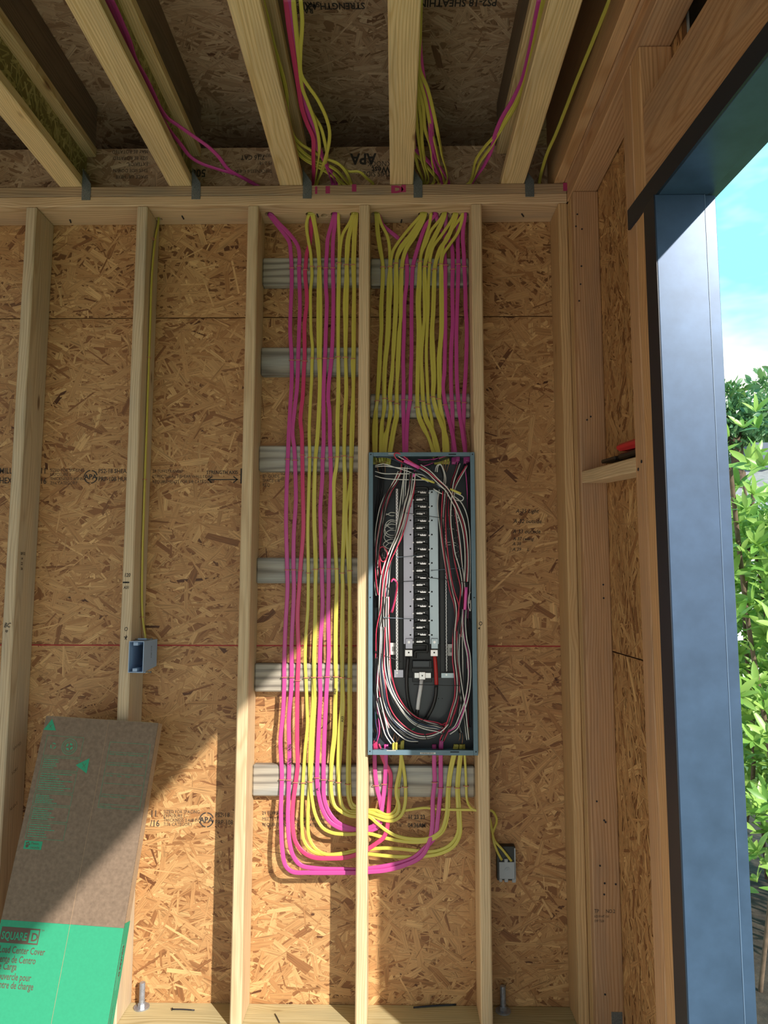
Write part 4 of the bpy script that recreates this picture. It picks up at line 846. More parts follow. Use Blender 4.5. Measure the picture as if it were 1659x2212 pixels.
# across the top
for y0, ym, y1, x1 in ((255, 225, 330, 640), (270, 250, 300, 700), (322, 340, 362, 780), (375, 395, 440, 960)):
    wire('W', [qq(222, y0, -.12), qq(320, ym+8, -.125), qq(470, (ym+y1)/2, -.125), qq(x1, y1, -.122), qq(x1+90, y1+45, -.118), qq(x1+220, y1+120, -.112)], .0017)
bundle([(230, 150), (330, 140), (450, 170), (600, 250), (760, 330), (900, 420), (1010, 510)], 'KB', 14, -.118)
bundle([(755, 262), (860, 335), (960, 430), (1080, 535), (1150, 640), (1210, 770), (1260, 930), (1290, 1090), (1312, 1260), (1322, 1450), (1312, 1640)], 'WRKW', 13, -.122)
bundle([(700, 330), (860, 430), (1000, 520), (1100, 600), (1230, 690), (1300, 820), (1332, 1000), (1342, 1300), (1345, 1600), (1340, 1900)], 'WKK', 14, -.105)
wire('W', [q4(920, 530, -.12), q4(1000, 580, -.12), q4(1080, 610, -.12), q4(1190, 665, -.12), q4(1262, 672, -.122), q4(1280, 635, -.124), q4(1230, 600, -.124), q4(1180, 580, -.122)], .0018)
wire('R', [q4(745, 262, -.135), q4(640, 200, -.142), q4(540, 125, -.150), q4(480, 100, -.156), q4(452, 118, -.158), q4(470, 165, -.154), q4(560, 215, -.146)], .0023)
wire('W', [q4(740, 270, -.132), q4(630, 215, -.138), q4(530, 160, -.146), q4(490, 135, -.150)], .0018)
bundle([(980, 160), (870, 215), (760, 250), (680, 310)], 'PKPK', 11, -.095)
bundle([(1200, 120), (1090, 150), (960, 190), (820, 200), (730, 190)], 'KKP', 12, -.11)
# right side
bundle([(1215, 220), (1175, 330), (1135, 450), (1112, 600), (1102, 760), (1112, 950), (1140, 1150), (1160, 1320), (1190, 1450), (1220, 1600), (1240, 1720), (1225, 1900)]+five([(1215, 150), (1190, 350)]), 'WKRKK', 12, -.112)
bundle([(1310, 240), (1250, 340), (1190, 450), (1150, 560), (1160, 760), (1190, 980), (1225, 1200), (1250, 1420), (1270, 1600), (1275, 1800)]+five([(1270, 60), (1255, 250), (1240, 420)]), 'WRKK', 13, -.10)
bundle([(1055, 560), (1042, 780), (1040, 960), (1045, 1120), (1062, 1280), (1090, 1450), (1120, 1600), (1150, 1750), (1185, 1900)]+five([(1190, 130), (1172, 350), (1176, 550), (1182, 700), (1196, 850), (1200, 1000), (1190, 1150), (1150, 1300), (1110, 1430), (1060, 1560), (1018, 1660)]), 'RKWKR', 12, -.115)
bundle([(1000, 520), (985, 700), (1000, 850), (1015, 1000), (1030, 1200), (1060, 1400), (1100, 1600)], 'KKW', 13, -.10)
bundle([(1320, 220), (1340, 450), (1345, 700), (1350, 1000), (1345, 1300), (1350, 1600), (1355, 1900)]+five([(1350, 200), (1352, 500), (1350, 800)]), 'KKKKP', 10, -.08)
bundle([(960, 330), (970, 260), (1000, 240), (1030, 300), (1050, 400), (1040, 520), (1060, 640)], 'WWK', 13, -.095)
bundle(five([(1292, 90), (1282, 250), (1300, 450), (1338, 620), (1352, 760), (1352, 900), (1332, 1080), (1296, 1250), (1240, 1400), (1190, 1500), (1100, 1560)]), 'WKPW', 12, -.11)
bundle(five([(1242, 150), (1222, 400), (1212, 700), (1230, 950), (1250, 1120), (1280, 1300), (1300, 1450), (1322, 1650)]), 'WKWK', 14, -.105)
bundle(five([(1335, 200), (1345, 450), (1350, 650), (1348, 850), (1340, 1050), (1335, 1300), (1340, 1500)]), 'KKRKK', 12, -.085)
bundle(five([(1255, 380), (1262, 600), (1268, 800), (1272, 1000), (1240, 1200), (1215, 1350), (1222, 1480), (1250, 1560)]), 'KWKK', 13, -.095)
bundle([(1395, 1760), (1350, 1800), (1340, 1900), (1352, 1985), (1366, 1990), (1366, 1860)], 'W', 8, -.12, r=.0014)
bundle(five([(1235, 900), (1210, 1100), (1190, 1260), (1120, 1400), (1000, 1470), (900, 1480)]), 'RK', 12, -.09)
# stripped ends, bare grounds
for x, y in ((240, 190), (260, 200), (290, 215), (330, 210), (360, 190), (1090, 180), (1120, 200), (1050, 190)):
    wire('C', [q4(x, y, -.09), q4(x+RG.uniform(-30, 30), y+40, -.085), q4(x+RG.uniform(-50, 40), y+130, -.078)], .0012)
for x, y in ((235, 1590), (300, 1560), (440, 1600), (470, 1640), (500, 1600), (560, 1620), (1225, 1600), (1260, 1640), (1350, 1560)):
    wire('C', [q5(x, y+60, -.1), q5(x+RG.uniform(-20, 20), y, -.098), q5(x+RG.uniform(-60, 60), y-70, -.092)], .0012)
wire('G', [q5(232, 1300, -.12), q5(238, 1400, -.12)], .003); wire('G', [q5(650, 1540, -.13), q5(705, 1505, -.132)], .003)
# cut sheath ends of the cables inside the box
for x, y, m_ in ((235, 165, YEL), (275, 175, YEL), (305, 160, YEL), (1060, 170, YEL), (1090, 155, YEL)):
    tube('sheath_end', [q4(x-8, y-50, -.085), q4(x, y, -.085), q4(x+6, y+45, -.083)], PYT, m_, panel)
for x, y, m_ in ((1212, 160, PINK), (1330, 170, PINK)):
    tube('sheath_end', [q4(x, y-60, -.075), q4(x, y, -.075), q4(x-4, y+40, -.075)], PP, m_, panel)
for x, y, m_ in ((225, 1690, ROSE), (440, 1710, YEL), (475, 1715, YEL), (540, 1700, YEL), (1012, 1690, PINK), (555, 1690, YEL)):
    tube('sheath_end', [q5(x, y+70, -.10), q5(x, y+10, -.10), q5(x+3, y-35, -.10)], PP if m_ is not YEL else PYT, m_, panel)
# identification sleeves and ties
def sleeve(a, b_, m_, w=.0052): tube('id_sleeve', [a, (a+b_)/2, b_], profile(w, .0026, 12), m_, panel)
SLP = simple('sleeve_pink', (.78, .10, .42), .4); SLY = simple('sleeve_yellow', (.70, .62, .12), .45)
sleeve(q4(568, 192, -.146), q4(752, 280, -.136), SLP, .0058); sleeve(q4(778, 402, -.126), q4(935, 458, -.126), SLY, .0036)
sleeve(q4(1118, 532, -.128), q4(1250, 590, -.128), SLY, .0040); sleeve(q4(1312, 1705, -.128), qq(1296, 1975, -.128), SLP, .0050); sleeve(q4(690, 352, -.128), q4(680, 388, -.128), SLP, .0034)
TIEG = simple('tie_grey', (.16, .20, .26), .4)
for a, b_, m_ in ((q4(570, 815, -.126), q4(1065, 885, -.122), PLAB), (q4(492, 1348, -.118), q4(760, 1328, -.104), TIEG), (q4(900, 1505, -.100), q4(1272, 1475, -.126), TIEG), (q4(770, 1578, -.100), q4(1332, 1650, -.130), PLAB), (q4(500, 1640, -.118), q4(690, 1632, -.100), PLAB),
        (q5(330, 188, -.128), q5(702, 206, -.102), TIEG), (q5(228, 596, -.132), q5(530, 716, -.118), PLAB), (q5(690, 988, -.112), q5(1235, 1002, -.134), PLAB), (q5(690, 1500, -.134), q5(842, 1370, -.122), PLAB), (q5(818, 1585, -.136), q5(842, 1645, -.136), PLAB), (q4(940, 470, -.134), q4(1010, 400, -.128), PLAB), (q4(880, 190, -.12), q4(905, 330, -.112), PLAB)):
    tube('cable_tie', [a, (a+b_)/2+np.array([0, -.003, 0]), b_], profile(.0011, .0018, 8), m_, panel, (0, -1, 0), .02)
    bm = box_bm((-.0026, -.0018, -.0022), (.0026, .0018, .0022), .0004, (0, 0, 0)); bm_obj('tie_head', bm, a, m_, panel)
# ================================================================== LOOSE THINGS
# ---- cardboard carton leaning against the studs
bx, bz, bw, ba, bb, bg_, bL, bT = .5966, 1.0330, .3751, .0589, .2565, .5961, 1.064, .050
r_ = Vector((math.cos(ba), 0, -math.sin(ba)))
d_ = (math.cos(bb)*Vector((-math.sin(ba), 0, -math.cos(ba)))+math.sin(bb)*Vector((0, -1, 0))).normalized()
n_ = d_.cross(r_).normalized()          # into the wall
if n_.y < 0: n_ = -n_
TL = Vector((bx, -.190, bz)); base = TL+d_*bL+r_*bw/2; base.z = 0
carton = tag(empty('cardboard_carton', base), 'tall brown cardboard carton with green printed lower third leaning on the studs', 'carton')
def slab(name, u0, u1, v0, v1, w0, w1, mat, par, bev=0):
    """u across, v down, w into the wall, on the carton's axes"""
    bm = bmesh.new(); V = []
    for (u, v, w) in ((u0, v0, w0), (u1, v0, w0), (u1, v1, w0), (u0, v1, w0), (u0, v0, w1), (u1, v0, w1), (u1, v1, w1), (u0, v1, w1)):
        V.append(bm.verts.new(TL+r_*u+d_*v+n_*w))
    for f in ((0, 3, 2, 1), (4, 5, 6, 7), (0, 1, 5, 4), (1, 2, 6, 5), (2, 3, 7, 6), (3, 0, 4, 7)): bm.faces.new([V[i] for i in f])
    bmesh.ops.recalc_face_normals(bm, faces=bm.faces)
    c = sum((v.co for v in bm.verts), Vector())/8; bmesh.ops.translate(bm, vec=-c, verts=bm.verts)
    return bm_obj(name, bm, c, mat, par)
slab('carton_body', 0.0008, bw-.0008, 0.0008, bL, 0.0008, bT, CARDE, carton)
front = slab('front_panel', 0, bw, 0, bg_-.0003, 0, .0007, CARD, carton)
slab('green_panel', 0, bw, bg_, bL, -.0001, .0007, GREEN, carton); slab('green_side', bw-.0007, bw+.0003, bg_-.012, bL, .001, bT, GREEN, carton)
slab('fold_line', bw*.562, bw*.562+.0009, .002, bL, -.0006, -.0002, CARDE, carton)
slab('top_flap', .001, bw-.001, -.0010, .0007, .001, bT, CARDE, carton)
for u0, u1 in ((.03, .11), (.205, .225), (.29, .35)): slab('green_tape_print', u0, u1, -.0016, -.0011, .006, .04, GREENL, carton)
# serrated cut edge down the front right corner
bm = bmesh.new(); rg = random.Random(4); v = 0.
while v < bL-.01:
    h = rg.uniform(.006, .011)
    a = [bm.verts.new(TL+r_*(bw+.0003)+d_*(v+q)+n_*w) for q, w in ((0, -.0004), (h, -.0004), (h*.8, .0030), (h*.2, .0030))]
    bm.faces.new(a); v += h
c = TL.copy(); bmesh.ops.translate(bm, vec=-c, verts=bm.verts); bm_obj('serrated_edge', bm, c, CARD, carton)
# printing: helpers on the carton's face
def cpt(u, v, w=-.0007): return TL+r_*u+d_*v+n_*w
def ctext(body, u, v, size, mat=BROWNP, bold=0., sx=1., right=None, up=None, name='print_text', w=-.0007):
    return text(name, body, size, cpt(u, v, w), right or r_, up or -d_, mat, carton, sx=sx, bold=bold)
def outline(u0, v0, u1, v1, t_=.0009, mat=GREENL):
    bm = bmesh.new()
    for (a0, b0, a1, b1) in ((u0, v0, u1, v0+t_), (u0, v1-t_, u1, v1), (u0, v0, u0+t_, v1), (u1-t_, v0, u1, v1)):
        bm.faces.new([bm.verts.new(cpt(a, b_)) for a, b_ in ((a0, b0), (a0, b1), (a1, b1), (a1, b0))])
    c = cpt(u0, v0); bmesh.ops.translate(bm, vec=-c, verts=bm.verts); return bm_obj('print_outline', bm, c, mat, carton)
def hline(u0, u1, v, t_=.0009): 
    bm = bmesh.new(); bm.faces.new([bm.verts.new(cpt(a, b_)) for a, b_ in ((u0, v), (u0, v+t_), (u1, v+t_), (u1, v))]); c = cpt(u0, v); bmesh.ops.translate(bm, vec=-c, verts=bm.verts); return bm_obj('print_line', bm, c, GREENL, carton)
def tri(u, v, s, rot=0.):
    bm = bmesh.new(); pts_ = []
    for a in (90, 210, 330):
        a = math.radians(a+rot); pts_.append((u+s*math.cos(a), v-s*math.sin(a)))
    bm.faces.new([bm.verts.new(cpt(*p)) for p in pts_]); c = cpt(u, v); bmesh.ops.translate(bm, vec=-c, verts=bm.verts); o = bm_obj('print_triangle', bm, c, GREEN, carton)
    bm = bmesh.new()
    for k in (-1, 1):
        dx, dy = s*.22, s*.26
        a, b_ = (u-dx, v-dy*k), (u+dx, v+dy*k)
        bm.faces.new([bm.verts.new(cpt(p[0], p[1]+e, -.0009)) for p, e in ((a, -.0008), (b_, -.0008), (b_, .0008), (a, .0008))])
    c = cpt(u, v); bmesh.ops.translate(bm, vec=-c, verts=bm.verts); bm_obj('print_mark', bm, c, BROWNP, o)
tri(.022, .032, .024, 0); tri(.158, .146, .027, 90)
outline(.018, .060, .140, .123)
# recycling ring and round seal
def ringp(u, v, r, t_, n=28, dash=False):
    bm = bmesh.new()
    for i in range(n):
        if dash and i % 3 == 2: continue
        a0, a1 = 2*math.pi*i/n, 2*math.pi*(i+1)/n
        bm.faces.new([bm.verts.new(cpt(u+q*math.cos(a), v+q*math.sin(a)*1.0)) for q, a in ((r, a0), (r-t_, a0), (r-t_, a1), (r, a1))])
    c = cpt(u, v); bmesh.ops.translate(bm, vec=-c, verts=bm.verts); return bm_obj('print_ring', bm, c, GREENL, carton)
ringp(.045, .092, .010, .003, 9, True); ringp(.098, .091, .025, .0016); ringp(.098, .091, .019, .0012); ringp(.098, .091, .012, .006, 12, True)
rg = random.Random(9)
def gib(n):   # body copy far too small to read in the photograph
    return ' '.join(''.join(rg.choice('nmrueosti') for _ in range(rg.randint(2, 8))) for _ in range(n))
for v0, v1, nl, tops in ((.127, .166, 5, .5), (.170, .232, 8, .9), (.236, .270, 5, .6), (.274, .318, 6, .6), (.322, .370, 6, .7)):
    outline(.018, v0, .140, v1)
    for i in range(nl):
        bm = bmesh.new(); u = .024; v = v0+.006+i*(v1-v0-.010)/max(1, nl-.4); ue = .024+rg.uniform(.45, 1)*.108*tops+.01
        while u < ue:
            w_ = rg.uniform(.003, .010); bm.faces.new([bm.verts.new(cpt(a, b_)) for a, b_ in ((u, v), (u, v+.0024), (min(u+w_, ue), v+.0024), (min(u+w_, ue), v))]); u += w_+.0016
        c = cpt(.024, v); bmesh.ops.translate(bm, vec=-c, verts=bm.verts); bm_obj('print_copy', bm, c, GREENL, carton)
slab('green_tag_print', .020, .076, .376, .400, -.0006, -.0002, GREEN, carton)
bm = bmesh.new()
for (a, b_, rr_) in ((.030, .391, .005), (.027, .383, .0026), (.032, .381, .0026), (.036, .386, .0024)):
    bm.faces.new([bm.verts.new(cpt(a+rr_*math.cos(q), b_+rr_*math.sin(q), -.0009)) for q in -np.arange(10)*.628])
c = cpt(.03, .39); bmesh.ops.translate(bm, vec=-c, verts=bm.verts); bm_obj('print_hand', bm, c, BROWNP, carton)
ctext('Please', .041, .386, .010, BROWNP, name='print_text', w=-.0009); ctext('recycle', .041, .397, .010, BROWNP, w=-.0009)
outline(.228, .068, .362, .268)
for i, (v, tx) in enumerate(((.104, 'Serial / Número de / Numéro de série'), (.137, 'Assembled in / Ensamblado / Assemblé'), (.170, 'Cat. No.      Volts      Amps'), (.200, ''), (.233, 'Project / Proyecto / Projet'), (.262, 'Date / Fecha'))):
    hline(.233, .357, v-.006); 
    if tx: ctext(tx, .233, v+.003, .0072, GREENL)
# green part: maker's plate and product name
def uvp(x, y):
    d = Vector(ray(x, y)); O = Vector(C); t_ = (TL-O).dot(n_)/d.dot(n_); q = O+d*t_-TL; return q.dot(r_), q.dot(d_)
(lu0, lv0), (lu1, lv1) = uvp(5, 2001), uvp(83, 2031)
slab('logo_plate', lu0, lu1, lv0, lv0+.042, -.0006, -.0002, BROWNP, carton)
LW = lu1-lu0
ctext('SQUARE', lu0+.004, lv0+.0325, .0290, GREEN, .0007, LW/.165, w=-.0010)
slab('logo_box', lu1-.029, lu1-.003, lv0+.004, lv0+.038, -.0009, -.0005, GREEN, carton); ctext('D', lu1-.0235, lv0+.0325, .0300, BROWNP, .0008, .95, w=-.0012)
ctext('TM', lu1+.003, lv0+.006, .007, BROWNP)
for tx, (ex, ey) in (('Load Center Cover', (96, 2064)), ('Frente de Centro', (76, 2083)), ('de Carga', (35, 2096)), ('Couvercle pour', (66, 2120)), ('centre de charge', (71, 2139))):
    u, v = uvp(ex, ey); o = ctext(tx, u, v, .0262, BROWNP, .0003, .66)
    wmax = max((vv.co.dot(r_) for vv in o.data.vertices)); o.location = o.location-r_*wmax
# side face logo, running down
slab('side_logo_plate', bw+.0002, bw+.0009, .640, .760, .012, .030, GREENL, carton)
text('print_text', 'SQUARE D', .017, TL+r_*(bw+.0016)+d_*.645+n_*.0165, d_, -n_ if False else n_, BROWNP, carton, bold=.0006)
text('print_text', 'Load Center Cover  Frente de Centro de Carga', .009, TL+r_*(bw+.0010)+d_*.80+n_*.018, d_, n_, BROWNP, carton)

# ---- blue single gang box on the stud
jb = tag(empty('outlet_box', (.876, -.09, 1.176)), 'pale blue plastic outlet box nailed to the side of the stud', 'outlet box')
x0, x1, yf, yb, z0, z1 = .8515, .9030, -.1570, -.020, 1.1710, 1.2760
wt = .0024
bm = box_bm((x0, yf, z0), (x0+wt, yb, z1), 0, (0, 0, 0)); box_bm((x1-wt, yf, z0), (x1, yb, z1), 0, (0, 0, 0), bm)
box_bm((x0+wt, yf, z0), (x1-wt, yb, z0+wt), 0, (0, 0, 0), bm); box_bm((x0+wt, yf, z1-wt), (x1-wt, yb, z1), 0, (0, 0, 0), bm); box_bm((x0+wt, yb-wt, z0+wt), (x1-wt, yb, z1-wt), 0, (0, 0, 0), bm)
for v in bm.verts:
    if v.co.y > -.05: v.co.z = (v.co.z-1.2235)*.90+1.2270
c = Vector((.877, -.09, 1.2235)); bmesh.ops.translate(bm, vec=-c, verts=bm.verts); bm_obj('box_shell', bm, c, BOXB, jb)
for z in (z1-.009, z0+.009):
    bm = box_bm((.866, yf+.001, z-.0055), (.882, -.11, z+.0055), .001, (.874, -.13, z)); cyl_bm(bm, (.0, -.0265, .0), .0016, .002, 'Y', 8); bm_obj('screw_boss', bm, (.874, -.13, z), BOXB, jb)
for z in (z1+.004, z0-.003):
    bm = bmesh.new(); cyl_bm(bm, (0, 0, 0), .0018, .058, 'X', 8); cyl_bm(bm, (.029, 0, 0), .0042, .002, 'X', 10); bm_obj('fixing_nail', bm, (.884, -.108, z), GALV, jb)
    bm = bmesh.new(); cyl_bm(bm, (0, 0, 0), .0034, .03, 'X', 10); bm_obj('nail_sleeve', bm, (.880, -.108, z), BOXB, jb)
text('box_stamp', 'D17 20.3', .011, (x1+.0006, -.085, 1.255), (0, 0, -1), (0, 1, 0), INK, jb)
bm = box_bm((.862, -.05, 1.20), (.874, -.03, 1.262), .002, (0, 0, 0)); c = Vector((.868, -.04, 1.23)); bmesh.ops.translate(bm, vec=-c, verts=bm.verts); bm_obj('conductor_tail', bm, c, WK, jb)

# ---- grey box seen from behind on the sheathing
gb = tag(empty('wall_box', (2.139, -.02, .456)), 'small grey box with black top set through the sheathing beside the right stud', 'outlet box')
a = UY(1078, 1862, -.036); b_ = UY(1114, 1903, -.036); tp = UY(1078, 1829, -.034)
box('box_back', (a[0], -.037, b_[2]+.006), (b_[0], -.030, a[2]), BOXG, gb, .0015)
box('box_tongue', (a[0]+.018, -.0375, a[2]-.004), (a[0]+.030, -.030, a[2]+.010), BOXG, gb, .001); box('box_tongue', (a[0]+.018, -.0375, b_[2]-.004), (a[0]+.030, -.030, b_[2]+.008), BOXG, gb, .001)
box('box_leg', (a[0], -.036, b_[2]-.004), (a[0]+.010, -.030, b_[2]+.006), BOXG, gb, .001)
box('box_leg', (b_[0]-.012, -.036, b_[2]-.006), (b_[0], -.030, b_[2]+.006), BOXG, gb, .001)
box('box_body', (a[0]-.006, -.0300, b_[2]-.001), (b_[0]+.001, -.0015, tp[2]), PLAB, gb, .001)
box('box_rim', (b_[0]-.0035, -.037, b_[2]-.002), (b_[0]+.001, -.0302, tp[2]-.004), BOXG, gb, .0005)
bm = bmesh.new(); cyl_bm(bm, (0, 0, 0), .0100, .0012, 'Y', 20); cyl_bm(bm, (0, -.0008, 0), .0062, .0012, 'Y', 16); cyl_bm(bm, (0, -.0016, 0), .0028, .0016, 'Y', 12)
bm_obj('box_disc', bm, ((a[0]+b_[0])/2+.001, -.0378, (a[2]+b_[2])/2+.004), BOXG, gb)

# ---- anchor bolts through the sill
for i, ((x, y), lab) in enumerate((((306, 2174), 'zinc anchor bolt with washer and nut on the sill beside the carton'), ((1087, 2190), 'zinc anchor bolt with washer and nut on the sill right of the last stud'))):
    p = UY(x, y, -.034); ab = tag(empty('anchor_bolt', (p[0], p[1], .0437)), lab, 'bolt', 'anchor bolts on the sill plate')
    bm = bmesh.new(); cyl_bm(bm, (0, 0, 0), .026, .004, 'Z', 24); bm_obj('washer', bm, (p[0], p[1], .0460), BOLT, ab)
    bm = bmesh.new(); cyl_bm(bm, (0, 0, 0), .0125, .012, 'Z', 6); bm_obj('nut', bm, (p[0], p[1], .0542), BOLT, ab)
    bm = bmesh.new(); cyl_bm(bm, (0, 0, 0), .0086, .076, 'Z', 14)
    for k in range(14): cyl_bm(bm, (0, 0, -.030+k*.005), .0096, .0022, 'Z', 14)
    bm_obj('threaded_rod', bm, (p[0], p[1], .0860), BOLT, ab)
# ---- nails lying on the sill
def nail(a, b_, lab, r=.0022, head=True):
    P = [np.array(a), (np.array(a)+np.array(b_))/2+np.array([0, 0, .001]), np.array(b_)]; o = tube('nail', P, rprof(r, 8), NAILB); tag(o, lab, 'nail', 'nails on the sill plate')
    if head:
        bm = bmesh.new(); cyl_bm(bm, (0, 0, 0), r*2.3, .0016, 'X', 10); bm_obj('nail_head', bm, a, NAILB, o)
p = UZ(372, 2180, .0465); q = UZ(420, 2182, .0465); nail(p, q, 'short dark nail lying on the sill next to the anchor bolt')
p = UZ(893, 2176, .0465); q = UZ(985, 2170, .0465); nail(p, q, 'long dark twisted nail lying on the sill below the panel', .0026, False)
p = UZ(594, 2190, .0465); q = UZ(604, 2209, .0465); nail(p, q, 'dark splinter like nail on the sill in the sunlit bay', .0016, False)

# ---- red tool lying on the blocking
rt = tag(empty('hand_tool', (2.425, -.60, 1.83)), 'red and black hand tool lying on the blocking by the door frame', 'tool')
bm = box_bm((-.028, -.095, -.014), (.028, .095, .014), .009, (0, 0, 0))
for v in bm.verts:
    if v.co.y > .03: v.co.z *= .75
o = bm_obj('tool_body', bm, (2.428, -.645, 1.853), TOOLR, rt); o.rotation_euler = (.0933, 0, .05)
o = box('tool_grip', (2.402, -.735, 1.8195), (2.456, -.55, 1.8360), PLAB, rt, .004); o.rotation_euler = (.0933, 0, 0)
o = box('tool_nose', (2.408, -.50, 1.843), (2.446, -.36, 1.8550), PLAB, rt, .003); o.rotation_euler = (.0933, 0, 0)

# ================================================================== WRITING on the wall
def wt_(body, x, y, size, Y=-.0016, name='stamp_text', mat=STAMP, flip=False, sx=.85, bold=.0, shear=0., par=wall):
    p = UY(x, y, Y); r, u = ((1, 0, 0), (0, 0, 1)) if not flip else ((-1, 0, 0), (0, 0, -1))
    return text(name, body, size, p, r, u, mat, par, sx=sx, bold=bold, shear=shear)
def stampblock(lines, x, y, size, lead, **k):
    for i, l in enumerate(lines): wt_(l, x, y+i*lead, size, **k)
stampblock(['MILL', 'HEX'], -2, 1023, .031, 21, sx=.8, bold=.0004)
stampblock(['11', '16'], 86, 1023, .031, 22, sx=.8, bold=.0004)
stampblock(['SIZED FOR SPACING', 'EXPOSURE 1', 'THICKNESS 0.418 IN', '7/16 CATEGORY'], 108, 1019, .0165, 9.2)
def apa(x, y, s):
    p = UY(x, y, -.0016); bm = bmesh.new(); n = 26
    for i in range(n):
        if i in (0, 6, 13, 19): continue
        a0, a1 = 2*math.pi*i/n, 2*math.pi*(i+1)/n
        bm.faces.new([bm.verts.new((q*math.cos(a), 0, q*math.sin(a))) for q, a in ((s, a0), (s, a1), (s*.84, a1), (s*.84, a0))])
    o = bm_obj('stamp_ring', bm, p, STAMP, wall); text('stamp_text', 'APA', s*1.0, (p[0]-s*.95, p[1], p[2]-s*.34), (1, 0, 0), (0, 0, 1), STAMP, wall, bold=.0008)
apa(196, 1030, .026)
stampblock(['PS2-18 SHEA', 'PRP-108 HUC'], 212, 1022, .023, 17, bold=.0003)
stampblock(['29 TUFFSTRAND\u00ae', 'STRUCTURAL 1 SHEAR WALL LOAD', 'REQUIREMENTS FOR 3/8 CATEGORY'], 329, 1021, .0165, 11.5)
wt_('STRENGTH AXIS', 446, 1024, .0185, bold=.0004)
p = UY(448, 1036, -.0016); q = UY(514, 1036, -.0016); bm = bmesh.new(); L_ = q[0]-p[0]
for pts_ in (((0, -.002), (L_, -.002), (L_, .002), (0, .002)), ((0, 0), (.016, -.014), (.018, -.010), (.006, 0)), ((0, 0), (.006, 0), (.018, .010), (.016, .014)), ((L_, 0), (L_-.006, 0), (L_-.018, -.010), (L_-.016, -.014)), ((L_, 0), (L_-.016, .014), (L_-.018, .010), (L_-.006, 0))):
    bm.faces.new([bm.verts.new((a, 0, b_)) for a, b_ in pts_])
bm_obj('stamp_arrow', bm, p, STAMP, wall); box('stamp_bar', UY(519, 1044, -.0018), UY(527, 1012, -.0012), STAMP, wall)
stampblock(['BY GUIDE', 'SPACE 1/8"', 'REQ'], 567, 1032, .017, 9.5); stampblock(['SIZED FOR', '@ 24'], 606, 1026, .0165, 10); wt_('SPACE HORIZONTAL', 640, 1026, .0165)
stampblock(['11', '/16'], 324, 1764, .031, 21, bold=.0004)
stampblock(['SIZED FOR SPACING', 'EXPOSURE 1', 'THICKNESS 0.418 IN', '7/16 CATEGORY'], 353, 1757, .0165, 9.0); apa(446, 1771, .026); stampblock(['PS2-18', 'PRP-108'], 464, 1765, .022, 16)
stampblock(['29 TUFFSTRAND\u00ae', 'MEETS STRUCTURAL 1 SHEAR WALL LOAD', 'REQUIREMENTS FOR 3/8 CATEGORY'], 566, 1760, .0165, 12.5); wt_('STRENGTH AXIS', 716, 1760, .0165)
stampblock(['11 23 23', '04:36AM'], 881, 1769, .0200, 18, bold=.0005); wt_('11:52', 930, 1768, .020); wt_('1/8"', 856, 1786, .017)
# marker notes
MK = dict(mat=INK, name='marker_note', sx=.95, bold=.0002, shear=.25)
for i, (tx, x, y) in enumerate((('A-35 Light', 1114, 1108), ('A-32 outside', 1109, 1130), ('A 33 outside', 1107, 1152), ('A 37 ceiling', 1108, 1167), ('A 38', 1107, 1178), ('A 39     L', 1107, 1190))):
    wt_(tx, x, y, .0205 if i < 3 else .0165, **MK)
MS = dict(mat=INK, name='marker_note', sx=.8, bold=.0003, shear=.1, Y=-.1408)
wt_('120', 268, 1246, .018, **MS); wt_('\u2014\u2014', 266, 1260, .012, **dict(MS, bold=.0022)); wt_('A31', 267, 1272, .014, **MS)
wt_('O', 268, 1363, .019, **MS); wt_('\u2192', 266, 1380, .020, **MS); wt_('K', 269, 1382, .016, **MS)
for i, tx in enumerate(('28 32', '14', '22', '36')): 
    pz = UX(44, 1198+i*11, .4444); text('marker_note', tx, .013, (.4458, pz[1]+.0, pz[2]), (0, 1, 0), (0, 0, 1), INK, wall, shear=.1, bold=.0003)
wt_('BC', 8, 1355, .022, **dict(MS, shear=.3)); wt_('sp', 11, 1365, .014, **MS)
wt_('O', 1034, 1351, .019, **MS); wt_('<', 1033, 1360, .012, **dict(MS, bold=.001))
for z, tx in ((.90, 'S-P-F KD'), (.82, 'S-DRY'), (.70, 'NLGA 2')):
    text('stamp_text', tx, .014, (.4458, -.10, z), (0, 1, .25), (0, -.25, 1), STAMP, wall)
for i, tx in enumerate(('TP      NO.2', 'KD19 HT 101', 'SYP 7220')):
    p = UY(1284, 1972+i*10, -.2166); text('stamp_text', tx, .016 if i == 0 else .010, (p[0], -.2168, p[2]), (1, 0, 0), (0, 0, 1), STAMP, wr, sx=.8)
# rim and deck stamps, boards fixed upside down
RK = dict(flip=True, par=ceil, Y=-.0300)
for lines, x, y, s_, ld in ((['SPACE 1/8" HERE', 'THIS SIDE DOWN', 'EXTERIOR', 'SIZE BE ROTATED', 'MAY BE ROTATED'], 320, 400, .020, -13.5), (['THICKNESS 0.418 IN', 'PS 2-18', 'PRP-108'], 588, 388, .019, -17), (['THIS SIDE', 'KNOCK'], 845, 392, .03, -22)):
    for i, l in enumerate(lines): wt_(l, x, y-30+i*ld*.9 if False else y-22+i*ld, s_, **RK)
wt_('7/16 CAT', 572, 335, .027, bold=.0004, **RK); wt_('506', 445, 366, .044, bold=.001, **RK); wt_('APA', 812, 332, .062, bold=.002, **RK); wt_('West', 842, 360, .036, bold=.001, **RK)
def deck_text(body, x, y, size, bold=.0):
    p = UZ(x, y, 3.3090); return text('stamp_text', body, size, p, (-1, 0, 0), (0, 1, 0) if False else (0, -1, 0), STAMP, ceil, bold=bold) if False else text('stamp_text', body, size, p, (-1, 0, 0), (0, -1, 0) if False else (0, 1, 0), STAMP, ceil, bold=bold)
